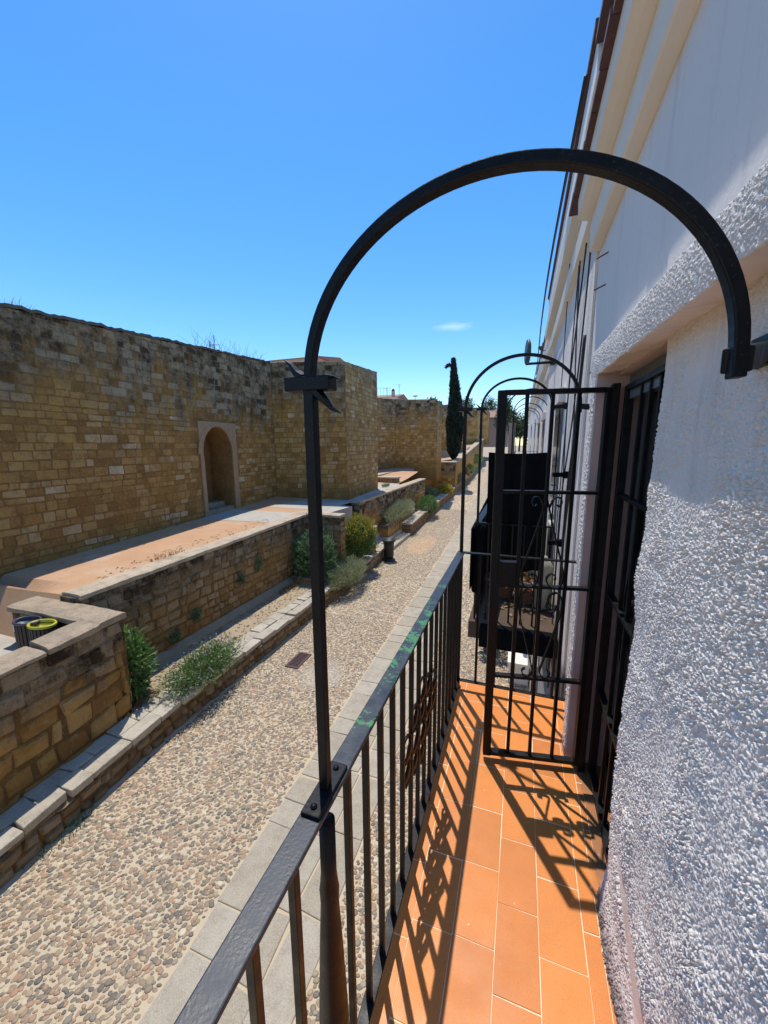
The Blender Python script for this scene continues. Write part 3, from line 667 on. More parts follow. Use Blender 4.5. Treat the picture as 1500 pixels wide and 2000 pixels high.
def tower(label, corners, zb, ztops, mats, ch=(.14, .26), sw=(.17, .46), back=None):
    # corners: points seen in turn; every consecutive pair gets a face of stones
    t_ = empty('wall_tower', (corners[0][0], corners[0][1], zb), label, 'tower')
    C = [Vector((*c, 0)) for c in corners]; poly = C+[Vector((*b, 0)) for b in back]
    zt = list(ztops)+[ztops[-1]]*len(back)
    q = MB(); k = len(poly)
    q.add([(p.x, p.y, zb-1) for p in poly]+[(p.x, p.y, z-.06) for p, z in zip(poly, zt)], [tuple(range(k-1, -1, -1)), tuple(range(k, 2*k))]+[(i, (i+1) % k, k+(i+1) % k, k+i) for i in range(k)])
    q.build('core', 'mortar', t_)
    for i in range(len(C)-1):
        a, b = C[i], C[i+1]; u = (b-a); L = u.length; u /= L; n = Vector((u.y, -u.x, 0)); z0, z1 = ztops[i], ztops[i+1]
        q = MB(); stones(q, a+Vector((0, 0, zb-.1)), u, n, L, lambda s_: z0+(z1-z0)*s_/L-zb+.1-.04, ch, sw, .006, .018, .014)
        q.build('stone_face', mats[i], t_)
    return t_
tower('big square wall tower with dark upper courses, right of the arched doorway', [(-10.1, 14.3), (-7.02, 15.05), (-7.28, 19.5)], 2.2, [8.07, 8.04, 8.38], ['stone', 'stone_lit'], back=[(-13, 20.0), (-13, 14.4)])
tower('lower wall tower with darker face in front of the cypress', [(-11.5, 25), (-9.0, 28), (-5.85, 28), (-6.1, 31.0)], 3.0, [8.0, 8.0, 7.75, 8.0], ['stone_lit', 'stone', 'stone_lit'], back=[(-11, 33), (-14, 30)])
tower('distant brown wall tower just right of the cypress', [(-11, 47), (-7.0, 48), (-7.2, 52)], 3.6, [9.4, 9.4, 9.4], ['stone', 'stone_lit'], ch=(.35, .5), sw=(.5, .9), back=[(-11, 54)])
tower('farthest pale wall tower seen under the brown roof', [(-10, 60), (-6.7, 62), (-7.0, 68)], 4.8, [10.2, 10.2, 10.2], ['stone', 'stone_lit'], ch=(.45, .7), sw=(.6, 1.2), back=[(-12, 70)])
tower('last grey stretch of city wall close to the lane end', [(-8.6, 74), (-6.4, 76), (-6.6, 84)], 5.6, [11.0, 11.0, 11.0], ['stone_lit', 'stone_lit'], ch=(.5, .8), sw=(.6, 1.4), back=[(-12, 86)])
# ------------------------------------------------------------------ the house with the balcony
H = empty('white_house', (.6, 0, 0), 'white roughcast house on the right with the tiled balcony and black grille door', 'house')
# near wall face, really rough: a displaced sheet in front of the wall body
def rough_face(name, y0, y1, z0, z1, x, res, amp, m, parent):
    ny = int((y1-y0)/res)+1; nzz = int((z1-z0)/res)+1
    Y, Z = np.meshgrid(np.linspace(y0, y1, ny), np.linspace(z0, z1, nzz))
    def vnoise(cell, seed, sy=1, sz=1):
        r_ = np.random.default_rng(seed); gy = int((y1-y0)/cell/sy)+4; gz_ = int((z1-z0)/cell/sz)+4
        g = r_.random((gz_, gy)); fy = (Y-y0)/cell/sy+1; fz = (Z-z0)/cell/sz+1
        iy = fy.astype(int); iz = fz.astype(int); ty = fy-iy; tz = fz-iz
        ty = ty*ty*(3-2*ty); tz = tz*tz*(3-2*tz)
        return (g[iz, iy]*(1-ty)+g[iz, iy+1]*ty)*(1-tz)+(g[iz+1, iy]*(1-ty)+g[iz+1, iy+1]*ty)*tz
    a = vnoise(.0038, 1, 1.0, 1.3); b = vnoise(.0024, 2); c = vnoise(.013, 3); d = vnoise(.16, 4); e = vnoise(.45, 5); pt = vnoise(.065, 6)
    h = np.clip((a*.62+b*.38+.28*c-.52)/.26, 0, 1)
    h = h*h*(3-2*h)*(.7+.3*b)
    k = amp*(.5+1.0*np.clip((d-.2)*1.3, 0, 1))
    # trowelled smooth strip above the floor
    hw = np.clip(.078-.13*(Y-.97), .02, .09)*(.8+.4*d); st = np.clip(1-np.abs(Z-(3.035+.58*(Y-.97)+.02*(e-.5)))/hw, 0, 1); st = np.clip(st*4, 0, 1)*np.clip((1.39-Y)/.1, 0, 1)
    foot = np.clip((3.0+.5*(Y-.97)-Z)/.1, 0, 1)
    k = k*np.clip((pt*.6+d*.4-.16)*3.0, .58, 1.15)
    k = k*(1-.92*st)*(1-.45*foot)
    up = np.clip((Z-4.45)/.25, 0, 1); k = k*(1-.55*up)
    X = x-h*k-.010*(e-.5)-.006*(d-.5)-.018*np.clip((3.02-Z)/.12, 0, 1)*(.5+e)
    P = np.stack([X, Y, Z], -1).reshape(-1, 3)
    L = world_loc(parent); P = P-np.array(L)
    idx = np.arange(ny*nzz).reshape(nzz, ny)
    q4 = np.stack([idx[:-1, :-1], idx[1:, :-1], idx[1:, 1:], idx[:-1, 1:]], -1).reshape(-1, 4)
    me = bpy.data.meshes.new(name); me.vertices.add(len(P)); me.vertices.foreach_set('co', P.ravel())
    me.loops.add(q4.size); me.loops.foreach_set('vertex_index', q4.ravel().astype(np.int32)); me.polygons.add(len(q4))
    me.polygons.foreach_set('loop_start', np.arange(0, q4.size, 4, dtype=np.int32)); me.polygons.foreach_set('loop_total', np.full(len(q4), 4, dtype=np.int32))
    me.update(); me.polygons.foreach_set('use_smooth', [True]*len(q4)); me.materials.append(MAT[m])
    o = bpy.data.objects.new(name, me); col.objects.link(o); o.parent = parent; return o
D0, D1 = 1.405, 2.075      # door opening along the front
rough_face('rough_wall', .30, D0, F-.02, 4.93, WX, .00138, .0076, 'plaster_geo', H)
q = MB()
q.box((WX+.012, -6, -.3), (8, D0-.002, F-.02)); q.box((WX+.012, D0-.002, -.3), (8, 2.88, F-.02))
q.box((WX+.012, -6, F-.02), (8, D0-.004, 5.0)); q.box((.625, D0-.004, F-.02), (8, D1, 5.0)); q.box((WX+.012, D1+.032, F-.02), (8, 2.88, 5.0))
q.box((WX+.012, -6, 5.0), (8, 2.88, 6.2))
q.build('wall', 'plaster', H)
q = MB(); q.box((WX-.002, -6, F+.01), (WX+.01, .298, 5.05)); q.box((WX, D1+.12, -.2), (WX+.01, 2.88, 5.05)); q.build('wall_skin', 'plaster', H)
q = MB(); q.box((WX, -6, 5.04), (WX+.01, 2.88, 5.76)); q.build('upper_wall', 'plaster_soft', H)
# lintel band and far door surround: rough, wavering lower edge
def rough_strip(name, fn, nu, nv_, m, parent, sub=1):
    q = MB(); vs = []; fs = []
    for j in range(nv_+1):
        for i in range(nu+1): vs.append(fn(i/nu, j/nv_))
    for j in range(nv_):
        for i in range(nu): fs.append((j*(nu+1)+i, (j+1)*(nu+1)+i, (j+1)*(nu+1)+i+1, j*(nu+1)+i+1))
    q.add(vs, fs); return q.build(name, m, parent, smooth=True)
LX = .305
def lint(p, v_):
    y = -.6+p*(2.20+.6)
    z0 = 4.872+.026*max(0, y-.7)+.007*nz((y*7, 0, 0))+.004*nz((y*23, 1, 0)); z1 = 4.99+.030*max(0, y-.7)+.006*nz((y*5, 4, 0))
    # profile: soffit -> face -> top
    if v_ < .12: f_ = v_/.12; x, z = WX+.012+(LX-WX-.012)*f_, z0+.012*(1-f_)
    elif v_ < .88: f_ = (v_-.12)/.76; x, z = LX+.004*math.sin(f_*3.14)*-1, z0+(z1-z0)*f_
    else: f_ = (v_-.88)/.12; x, z = LX+(WX+.012-LX)*f_, z1+.03*f_
    a = .0046 if .12 <= v_ < .9 else .0015
    x -= a*(nz((y*165, z*165, 3))+.55*nz((y*330, z*330, 7))); z += .4*a*nz((y*120, z*120, 13))
    return (x, y, z)
rough_strip('lintel', lint, 1150, 62, 'plaster_geo', H)
q = MB(); q.poly([(LX+.01, 4.99), (WX, 4.99), (WX, 4.91), (LX+.01, 4.91)], (0, 2.196, 0), (1, 0, 0), (0, 0, 1), (0, 1, 0), .003); q.build('lintel_end', 'plaster', H)
def jamb(p, v_):
    z = F-.02+p*(4.95-F); wv = .006*nz((z*6, 0, 5))+.004*nz((z*25, 0, 5)); y0, y1 = D1+wv, 2.19
    if v_ < .1: f_ = v_/.1; x, y = WX+.012+(LX-WX-.012)*f_, y0
    elif v_ < .9: f_ = (v_-.1)/.8; x, y = LX, y0+(y1-y0)*f_
    else: f_ = (v_-.9)/.1; x, y = LX+(WX+.012-LX)*f_, y1
    a = .006
    if .1 < v_: x -= a*(nz((y*95, z*95, 3))+.5*nz((y*190, z*190, 7)))
    return (x, y, z)
rough_strip('door_surround', jamb, 420, 16, 'plaster', H)
# reveals of the door opening
q = MB(); q.box((LX+.006, D1-.008, F-.02), (.62, D1+.03, 4.925)); q.box((WX+.014, D0-.003, F-.02), (.62, D0, 4.93)); q.box((WX+.012, D0, 4.90), (.62, D1, 4.93)); q.build('door_reveal', 'plaster_pink', H)
q = MB(); q.box((.3725, D0, F-.05), (.62, D1, F+.003)); q.build('door_sill', 'tile', H)
# glazed door inside the opening
dr = MB(); dr.box((.52, D0, F+.015), (.56, D1, 4.90)); dr = dr.build('glazed_door', 'dark_glass', H)
q = MB()
for (a, b, c_, d_) in ((D0, D0+.06, F+.02, 4.9), (D1-.06, D1, F+.02, 4.9), (1.71, 1.77, F+.02, 4.9), (D0, D1, 4.82, 4.9), (D0, D1, F+.02, F+.12)): q.box((.505, a, c_), (.52, b, d_))
q.build('door_frame', 'alu', dr)
q = MB(); q.box((.44, D0, 4.83), (.50, D1, 4.90)); q.box((.425, D0, 4.79), (.46, D1, 4.83)); q.build('shutter_box', 'alu', H)
# stepped cornice with tile edge
def cornice(name, pts, y0, y1, m, parent):
    q = MB(); q.poly([(a, b) for a, b in pts], (0, y0, 0), (1, 0, 0), (0, 0, 1), (0, 1, 0), y1-y0); return q.build(name, m, parent)
cornice('cornice', [(WX+.01, 5.755), (.335, 5.755), (.325, 5.765), (.322, 5.93), (WX+.01, 5.93)], -6, 2.87, 'plaster_cream', H)
cornice('cornice', [(WX+.01, 5.93), (.285, 5.93), (.25, 5.945), (.243, 6.05), (WX+.01, 6.05)], -6, 2.86, 'plaster_cream', H)
q = MB(); y = -6
while y < 2.85:
    q.box((.212+R.uniform(-.006, .006), y, 6.05), (WX+.01, y+.205, 6.075+R.uniform(-.004, .004))); y += .21
q.build('eave_tiles', 'roof_tile', H)
q = MB(); q.box((.33, -6, 6.085), (8, 2.87, 6.84)); q.build('parapet', 'plaster_far', H)
q = MB(); q.box((.275, -6, 6.84), (8, 2.87, 6.88)); q.build('roof_edge', 'roof_tile', H)
# wall spikes by the far corner of the upper wall
for z in (5.62, 5.46):
    q = MB(); q.tube([(WX+.01, 2.55, z), (WX-.05, 2.60, z-.012)], .004); q.build('wall_hook', 'rust', H)
q = MB(); q.box((WX-.014, 2.30, 3.30), (WX-.0, 2.36, 3.52)); q.build('wall_plate', 'black_sheet', H)

# ---- balcony slab and tiles
bal = MB(); bal.box((-.375, -1.5, F-.17), (WX+.01, 2.60, F-.0016)); bal = bal.build('balcony_slab', 'grout', H)
q = MB()
cols = [(-.372, -.2895, .25), (-.2870, -.147, .05), (-.1445, -.0012, .055), (.0012, .1418, .205), (.1444, .2905, .088), (.293, .345, .215), (.347, .372, .1)]
for (a, b, ph) in cols:
    y = -1.5+ph*1.0
    y = ph+.26*math.floor((-1.4-ph)/.26)
    while y < 2.59:
        g = .0016; j = lambda: R.uniform(-.0012, .0012); y1 = min(y+.26, 2.59)
        za = F+R.uniform(-.001, .001); p = [(a+j(), y+g+j()), (b+j(), y+g+j()), (b+j(), y1-g+j()), (a+j(), y1-g+j())]
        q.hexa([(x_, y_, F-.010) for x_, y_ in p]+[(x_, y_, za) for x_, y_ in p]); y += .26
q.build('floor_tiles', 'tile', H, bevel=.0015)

# ---- balcony railing
RX = -.345; YE = 2.50; ZR = 3.90; ZB_ = 2.972
rail = empty('balcony_railing', (RX, 1.2, F), 'black wrought iron balcony railing in the foreground, green paint showing through its chipped handrail', 'railing')
q = MB(); q.box((RX-.024, -1.0, ZR-.012), (RX+.024, YE+.014, ZR)); q.build('handrail', 'rail', rail, bevel=.003)
q = MB(); q.box((RX-.018, -1.0, ZB_-.01), (RX+.018, YE+.012, ZB_)); q.build('bottom_rail', 'iron', rail, bevel=.002)
nb = 0; y = YE-.1125; by = []
while y > -.6:
    if abs(y-.60) > .03: by.append(y)
    y -= .1125
for y in by:
    q = MB(); q.bar((RX, y, ZB_-.004), (RX, y, ZR-.011), .0165, .0165); q.build('baluster', 'iron', rail, bevel=.0015)
for (y, sp) in ((.30, 0), (1.55, 0), (YE, 0)):
    q = MB(); q.bar((RX, y+.03, F), (RX, y+.03, ZB_-.006), .02, .02); q.build('foot', 'iron', rail)
# end return
q = MB(); q.box((RX+.025, YE-.014, ZR-.012), (WX+.01, YE+.014, ZR-.001)); q.build('handrail', 'iron', rail, bevel=.002)
q = MB(); q.box((RX+.019, YE-.014, ZB_-.01), (WX+.01, YE+.014, ZB_-.001)); q.build('bottom_rail', 'iron', rail, bevel=.002)
q = MB(); q.bar((RX, YE, F), (RX, YE, ZR-.011), .024, .024); q.build('corner_post', 'iron', rail)
for i in range(1, 6):
    x = RX+.122*i
    q = MB(); q.bar((x, YE, ZB_-.004), (x, YE, ZR-.011), .0165, .0165); q.build('baluster', 'iron', rail, bevel=.0015)
# turned foot under the front post
q = MB(); q.lathe([(.017, .93), (.017, .80), (.0195, .77), (.0215, .755), (.020, .72), (.026, .60), (.034, .40), (.038, .2), (.030, .10), (.024, .0)], (RX, .60, F), 24); q.build('turned_post', 'iron', rail, smooth=True)
# panel of forged rings and leaves among the middle balusters
gaps = [(by[i]+by[i+1])/2 for i in range(len(by)-1) if 1.10 < (by[i]+by[i+1])/2 < 1.80]
for gi, yc in enumerate(gaps):
    k = [0, 2, 3, 4, 3, 2, 0][gi] if gi < 7 else 0
    if not k: continue
    orn = MB()
    for j in range(k):
        zc = 3.44+(j-(k-1)/2)*.098
        ring = [(RX+.004*math.sin(a*2), yc+.046*math.cos(a), zc+.051*math.sin(a)) for a in np.linspace(0, 2*math.pi, 19)[:-1]]
        orn.sweep(ring, [(-.005, -.003), (.005, -.003), (.005, .003), (-.005, .003)], (1, 0, 0), closed=True)
        dxx = .004 if j % 2 else -.003
        orn.sweep([(RX+dxx, yc-.036, zc-.036), (RX+dxx+.007, yc-.012, zc-.012), (RX+dxx+.008, yc+.010, zc+.012), (RX+dxx, yc+.036, zc+.038)], [(-.003, -.028), (.004, -.014), (.004, .014), (-.003, .028)], (1, 0, 0), [.45, 1.1, 1.1, .35])
    orn.build('ring_ornament', 'iron', rail, smooth=True)

def arch_set(parent, y, x0, x1, zs, rz, zr, wd=.020, collar=True, stub=None, mat='iron', end=.04, leafs=True):
    cx = (x0+x1)/2; rx = (x1-x0)/2
    q = MB(); q.bar((x0, y, zr), (x0, y, zs), wd, wd); q.build('post', mat, parent, bevel=.002)
    path = [(cx-rx*math.cos(a), y, zs+rz*math.sin(a)) for a in np.linspace(0, math.pi, 49)]+[(x1+.001, y, zs-end)]
    q = MB(); hw = wd/2; hr = wd*.40; q.sweep(path, [(-hw, -hr), (hw, -hr), (hw, hr), (-hw, hr)], (0, 1, 0)); a_ = q.build('arch', mat, parent, bevel=.002)
    if stub:
        q = MB(); q.bar((x1, y, zs-.005), stub, .03, .03, (0, 0, 1)); q.bar((stub[0]-.004, stub[1], stub[2]), (stub[0]+.02, stub[1], stub[2]), .05, .06, (0, 0, 1)); q.build('wall_bracket', mat, a_, bevel=.003)
    if collar:
        q = MB(); q.box((x0-.043, y-wd*.75, zs-.012), (x0+.043, y+wd*.75, zs+.011)); c_ = q.build('collar', mat, parent, bevel=.002)
        if leafs:
            for pts, sc__ in (([(x0-.012, y, zs+.010), (x0-.024, y, zs+.018), (x0-.036, y, zs+.033), (x0-.049, y, zs+.042)], [1.1, 1, .55, .1]),
                              ([(x0+.010, y+.002, zs-.012), (x0+.026, y, zs-.026), (x0+.040, y, zs-.042), (x0+.056, y, zs-.050)], [1.2, 1, .55, .1]),
                              ([(x0+.012, y+.002, zs+.006), (x0+.03, y, zs+.012), (x0+.045, y, zs+.009), (x0+.058, y, zs+.003)], [.4, .4, .3, .1])):
                q = MB(); q.sweep(pts, [(-.012, -.004), (0, -.008), (.012, -.004), (.012, .004), (0, .007), (-.012, .004)], (0, 1, 0), sc__); q.build('iron_leaf', mat, c_)
    return a_
arch_set(rail, .60, RX, .238, 4.703, .262, ZR, .0195, stub=(.372, .86, 4.752), end=.026)
arch_set(rail, YE, RX, .30, 4.815, .298, ZR, .021, stub=(WX, YE, 4.80))
q = MB(); q.box((RX-.020, .535, ZR+.0005), (RX+.020, .665, ZR+.009)); fp = q.build('post_plate', 'iron', rail, bevel=.002)
for y in (.552, .648):
    q = MB(); q.lathe([(.007, 0), (.0065, .003), (.003, .006)], (RX, y, ZR+.009), 10); q.build('rivet', 'iron', fp, smooth=True)

# ---- open grille leaf and the closed one
def grille(name, A, B, label, fr=.026, scrolls=True):
    A = Vector(A); B = Vector(B); u = (B-A); L = u.length; u /= L; n = Vector((-u.y, u.x, 0))
    g = empty(name, A, label, 'gate')
    def P(s_, z): return A+u*s_+Vector((0, 0, z-A.z))
    for s_, wv in ((.020, .040), (L-.013, fr)):
        q = MB(); q.bar(P(s_, F+.03), P(s_, 4.845), wv, .034, u); q.build('stile', 'iron', g, bevel=.002)
    for z, h in ((4.835, .022), (4.374, .016), (3.903, .016), (3.406, .016), (2.945, .022)):
        q = MB(); q.bar(P(.027, z), P(L-.027, z), .034 if h > .02 else .028, h, n); q.build('cross_bar', 'iron', g, bevel=.0015)
    for s_ in (.131, .243, .356):
        if s_ < L-.05:
            q = MB(); q.bar(P(s_, 2.956), P(s_, 4.824), .016, .016, u); q.build('upright', 'iron', g, bevel=.0015)
    if scrolls:
        def scroll(pts, off):
            # smooth through the points
            pp = [Vector((a, b, 0)) for a, b in pts]; out = []
            for i in range(len(pp)-1):
                p0, p1, p2, p3 = pp[max(i-1, 0)], pp[i], pp[i+1], pp[min(i+2, len(pp)-1)]
                for t_ in (0, .25, .5, .75):
                    out.append(.5*((2*p1)+(p2-p0)*t_+(2*p0-5*p1+4*p2-p3)*t_*t_+(3*p1-p0-3*p2+p3)*t_**3))
            out.append(pp[-1])
            q = MB(); q.sweep([P(o_.x, o_.y)+n*off for o_ in out], [(-.008, -.003), (.008, -.003), (.008, .003), (-.008, .003)], n); q.build('scroll', 'iron', g)
        c0 = .243
        for sg in (-1, 1):
            m = lambda a: c0+sg*a
            off = -.016
            scroll([(m(-.0), 4.345), (m(.012), 4.30), (m(.04), 4.19), (m(.085), 4.03), (m(.098), 3.96), (m(.085), 3.915), (m(.055), 3.905), (m(.028), 3.925), (m(.022), 3.955), (m(.042), 3.978), (m(.062), 3.962), (m(.058), 3.945)], off)
            scroll([(m(.012), 4.30), (m(.03), 4.345), (m(.055), 4.352), (m(.066), 4.33), (m(.055), 4.308), (m(.043), 4.318)], off)
            scroll([(m(.05), 3.815), (m(.036), 3.835), (m(.044), 3.868), (m(.075), 3.88), (m(.098), 3.85), (m(.098), 3.78), (m(.078), 3.69), (m(.03), 3.51), (m(.018), 3.455), (m(.035), 3.425), (m(.06), 3.43), (m(.068), 3.455), (m(.052), 3.468)], off)
            scroll([(m(.036), 3.835), (m(.03), 3.80), (m(.048), 3.778), (m(.07), 3.79), (m(.074), 3.815)], off)
    return g
g1 = grille('grille_gate', (-.118, 1.924, F), (.365, 2.010, F), 'open black iron grille leaf with scrollwork standing across the balcony')
q = MB(); q.bar((.378, 2.016, F), (.378, 2.016, 4.86), .03, .05, (1, 0, 0)); q.build('hinge_post', 'iron', g1)
for z in (3.0, 4.6): q = MB(); q.box((.36, 2.03, z), (.40, D1, z+.05)); q.build('hinge', 'iron', g1)
bx = MB(); bx.hexa([(-.118+.040*.983, 1.924+.04*.175-.028, 3.915), (-.118+.125*.983, 1.924+.125*.175-.028, 3.915), (-.118+.125*.983, 1.924+.125*.175+.012, 3.915), (-.118+.04*.983, 1.924+.04*.175+.012, 3.915), (-.118+.04*.983, 1.924+.04*.175-.028, 4.03), (-.118+.125*.983, 1.924+.125*.175-.028, 4.03), (-.118+.125*.983, 1.924+.125*.175+.012, 4.03), (-.118+.04*.983, 1.924+.04*.175+.012, 4.03)]); bx.build('lock_box', 'iron', g1, bevel=.002)
g2 = grille('grille_gate', (.425, D0+.012, F), (.425, 1.99, F), 'closed black iron grille leaf seen edge-on against the dark glazed door', scrolls=True)
# ------------------------------------------------------------------ neighbouring balconies
def next_railing(label, y0, y1, dz0, dz1, a0, a1, panel=None):
    # a0/a1: (x0, x1, spring z, rise) of the hoop at each end
    x = RX; Lr = y1-y0
    r = empty('balcony_railing', (x, (y0+y1)/2, F+dz0), label, 'railing', 'black railings of the neighbouring balconies')
    zr = lambda y: ZR+dz0+(dz1-dz0)*(y-y0)/Lr
    xa = lambda y: a0[0]+(a1[0]-a0[0])*(y-y0)/Lr
    q = MB(); q.bar((xa(y0), y0-.02, zr(y0)), (xa(y1), y1+.02, zr(y1)), .05, .014, (1, 0, 0)); q.build('handrail', 'iron', r)
    q = MB(); q.bar((xa(y0), y0-.02, zr(y0)-.93), (xa(y1), y1+.02, zr(y1)-.93), .036, .012, (1, 0, 0)); q.build('bottom_rail', 'iron', r)
    n = int(Lr/.125)
    for i in range(n+1):
        y = y0+Lr*i/n; q = MB(); q.bar((xa(y), y, zr(y)-.93), (xa(y), y, zr(y)-.006), .017, .017); q.build('baluster', 'iron', r)
    for y, a in ((y0, a0), (y1, a1)):
        arch_set(r, y, a[0], a[1], a[2], a[3], zr(y), .021, stub=(a[1]+.09, y, a[2]), leafs=(y < 4))
        q = MB(); q.bar((a[0]+.03, y, zr(y)), (a[1]+.08, y, zr(y)), .012, .03, (0, 0, 1)); q.build('end_rail', 'iron', r)
        for i in range(1, 6):
            xx = a[0]+(a[1]-a[0])*i/5.5; q = MB(); q.bar((xx, y, zr(y)-.93), (xx, y, zr(y)-.006), .016, .016); q.build('baluster', 'iron', r)
    return r
r2 = next_railing('black railing of the second balcony, hung with a dark sheet behind the grille leaf', 3.5, 5.96, .0, .12, (-.345, .215, 4.90, .235), (-.25, .42, 5.05, .31))
next_railing('black railing of the third balcony down the lane, framed by the hoops of the second', 8.4, 9.9, .28, .33, (-.20, .45, 5.22, .30), (-.22, .42, 5.25, .29))
next_railing('black railing of the farthest balcony, smallest of the nested hoops', 11.6, 14.0, .38, .46, (-.22, .42, 5.3, .28), (-.21, .44, 5.4, .30))
# black sheet tied to the end of the second balcony
sh = MB(); vs = []; fs = []; nx_ = 60
for i in range(nx_+1):
    f_ = i/nx_; dy = .010*math.sin(f_*31)+.008*math.sin(f_*13+1)
    for d_ in (-.004, .004):
        vs += [(-.262+.462*f_, 3.50+dy*1.4+d_, 3.43+.07*f_+.01*math.sin(f_*9)), (-.268+.474*f_, 3.50+dy+d_, 4.0), (-.272+.484*f_, 3.50+dy*.5+d_, 4.532-.012*math.sin(f_*3.14))]
for i in range(nx_):
    for o_ in (0, 3):
        for j in (0, 1): fs.append((i*6+o_+j, (i+1)*6+o_+j, (i+1)*6+o_+j+1, i*6+o_+j+1))
    fs += [(i*6+2, (i+1)*6+2, (i+1)*6+5, i*6+5), (i*6, i*6+3, (i+1)*6+3, (i+1)*6)]
sh.add(vs, fs)
sh = tag(sh.build('privacy_sheet', 'black_sheet'), 'black rectangular sheet tied upright to the end of the second balcony', 'privacy screen')
sh2 = MB(); sh2.poly([(3.40, 3.30), (5.6, 3.35), (5.6, 3.95), (3.40, 3.86)], (RX-.035, 0, 0), (0, 1, 0), (0, 0, 1), (-1, 0, 0), .01)
tag(sh2.build('privacy_sheet', 'black_sheet'), 'dark sheet wrapped along the street side of the second balcony rail', 'privacy screen')
q = MB(); q.lathe([(.055, 0), (.06, .02), (.06, .60), (.052, .63)], (-.325, 3.52, 3.24), 14); tag(q.build('rolled_blind', 'black_sheet', smooth=True), 'black rolled blind standing at the corner of the second balcony rail', 'blind')

# ------------------------------------------------------------------ neighbouring houses
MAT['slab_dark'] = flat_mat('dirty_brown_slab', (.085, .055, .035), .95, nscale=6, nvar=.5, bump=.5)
def next_house(label, y0, y1, x, ztop, fl, slab=None, win=()):
    h = empty('white_house', (x+1, (y0+y1)/2, 0), label, 'house', 'white houses along the lane')
    q = MB(); q.box((x, y0, -.3), (9, y1, ztop)); q.build('wall', 'plaster' if y0 < 12 else 'plaster_far', h)
    for (zz, xo, zh) in ((ztop-.95, .05, .14), (ztop-.62, .10, .14)):
        q = MB(); q.poly([(x, zz), (x-xo, zz+.02), (x-xo-.01, zz+zh), (x, zz+zh)], (0, y0+.02, 0), (1, 0, 0), (0, 0, 1), (0, 1, 0), y1-y0-.04); q.build('cornice', 'plaster_cream', h)
    q = MB(); q.box((x-.075, y0, ztop-.22), (9, y1, ztop+.02)); q.build('eave_fascia', 'plaster_far', h)
    q = MB(); y = y0
    while y < y1-.1: q.box((x-.10, y, ztop+.02), (9, min(y+.23, y1), ztop+.06+R.uniform(0, .012))); y += .235
    q.build('roof_edge', 'roof_tile', h)
    if slab:
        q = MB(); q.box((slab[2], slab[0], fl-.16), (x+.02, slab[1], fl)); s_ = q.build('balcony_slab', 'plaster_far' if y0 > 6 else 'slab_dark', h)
    for (a, b, z0, z1) in win:
        q = MB(); q.box((x-.012, a, z0), (x+.05, b, z1)); f_ = q.build('window', 'alu', h)
        q = MB(); q.box((x-.016, a+.06, z0+.06), (x-.011, b-.06, z1-.06)); q.build('pane', 'dark_glass', f_)
        q = MB(); q.box((x-.06, a-.08, z1+.004), (x+.02, b+.08, z1+.14)); q.build('lintel', 'plaster', h)
    return h
next_house('second white house down the lane, cables running down its near edge', 2.89, 7.4, .37, 6.92, 2.98, (3.42, 6.1, -.39), [(4.3, 5.2, 3.0, 5.0), (3.4, 4.2, .2, 2.2), (5.2, 6.3, .9, 2.2)])
next_house('third white house down the lane with a lower roof', 7.42, 11.2, .42, 6.75, 3.2, (8.3, 10.0, -.26), [(8.8, 9.6, 3.2, 5.1), (8.6, 9.8, .5, 2.4)])
next_house('fourth white house, behind the traffic mirror arm', 11.22, 16, .45, 7.1, 3.3, (11.5, 14.1, -.25), [(12.2, 13.4, 3.3, 5.2)])
next_house('fifth narrow white house far down the lane', 16.02, 24, .5, 7.3, 3.4, None, [(18, 19, 3.6, 5.5)])
next_house('last white house before the trees at the lane end', 24.02, 48, .55, 8.2, 3.6, None, [(28, 30, 3.8, 5.8)])

# cables down the joint of the two houses
cb = [[(.33, 2.93, 7.0), (.35, 3.0, 6.3), (.35, 3.05, 5.6), (.345, 3.25, 4.8), (.34, 3.62, 4.1), (.35, 3.75, 3.3), (.35, 3.8, 1.5)],
      [(.335, 3.3, 6.7), (.345, 3.55, 6.0), (.35, 3.42, 5.3), (.345, 3.08, 4.5), (.34, 3.2, 3.8), (.35, 3.4, 3.1), (.35, 3.4, 1.5)],
      [(.34, 2.95, 6.7), (.35, 3.3, 5.9), (.345, 3.7, 5.0), (.34, 3.55, 4.2), (.34, 3.6, 3.4), (.35, 3.6, 1.5)],
      [(.345, 3.5, 6.6), (.35, 3.7, 5.6), (.35, 3.8, 4.6), (.345, 3.9, 3.6), (.35, 3.9, 1.5)],
      [(.35, 2.96, 5.3), (.343, 2.98, 4.95), (.34, 3.03, 4.6), (.34, 3.2, 4.2), (.35, 3.3, 3.6)],
      [(.34, 4.4, 6.5), (.35, 4.5, 5.5), (.35, 4.55, 4.5), (.35, 4.6, 3.3)]]
lab = ['black cable hanging from the eave, nearest the joint of the first two houses', 'thin black cable swaying across the others on the second house',
       'black cable looping towards the rail of the second balcony', 'straight black cable on the second house', 'thick short black cable end dangling by the far hoop', 'lone thin black cable farthest along the second house']
def smooth_path(pp, k=5):
    pp = [Vector(p) for p in pp]; out = []
    for i in range(len(pp)-1):
        p0, p1, p2, p3 = pp[max(i-1, 0)], pp[i], pp[i+1], pp[min(i+2, len(pp)-1)]
        for j in range(k):
            t_ = j/k; out.append(.5*((2*p1)+(p2-p0)*t_+(2*p0-5*p1+4*p2-p3)*t_*t_+(3*p1-p0-3*p2+p3)*t_**3))
    return out+[pp[-1]]
for i, (c_, l_) in enumerate(zip(cb, lab)):
    q = MB(); q.tube(smooth_path(c_), .010 if i == 4 else (.0055 if i < 3 else .0045), 6, (1, 0, 0)); tag(q.build('cable', 'black_rubber', smooth=True), l_, 'cable', 'cables on the facades')
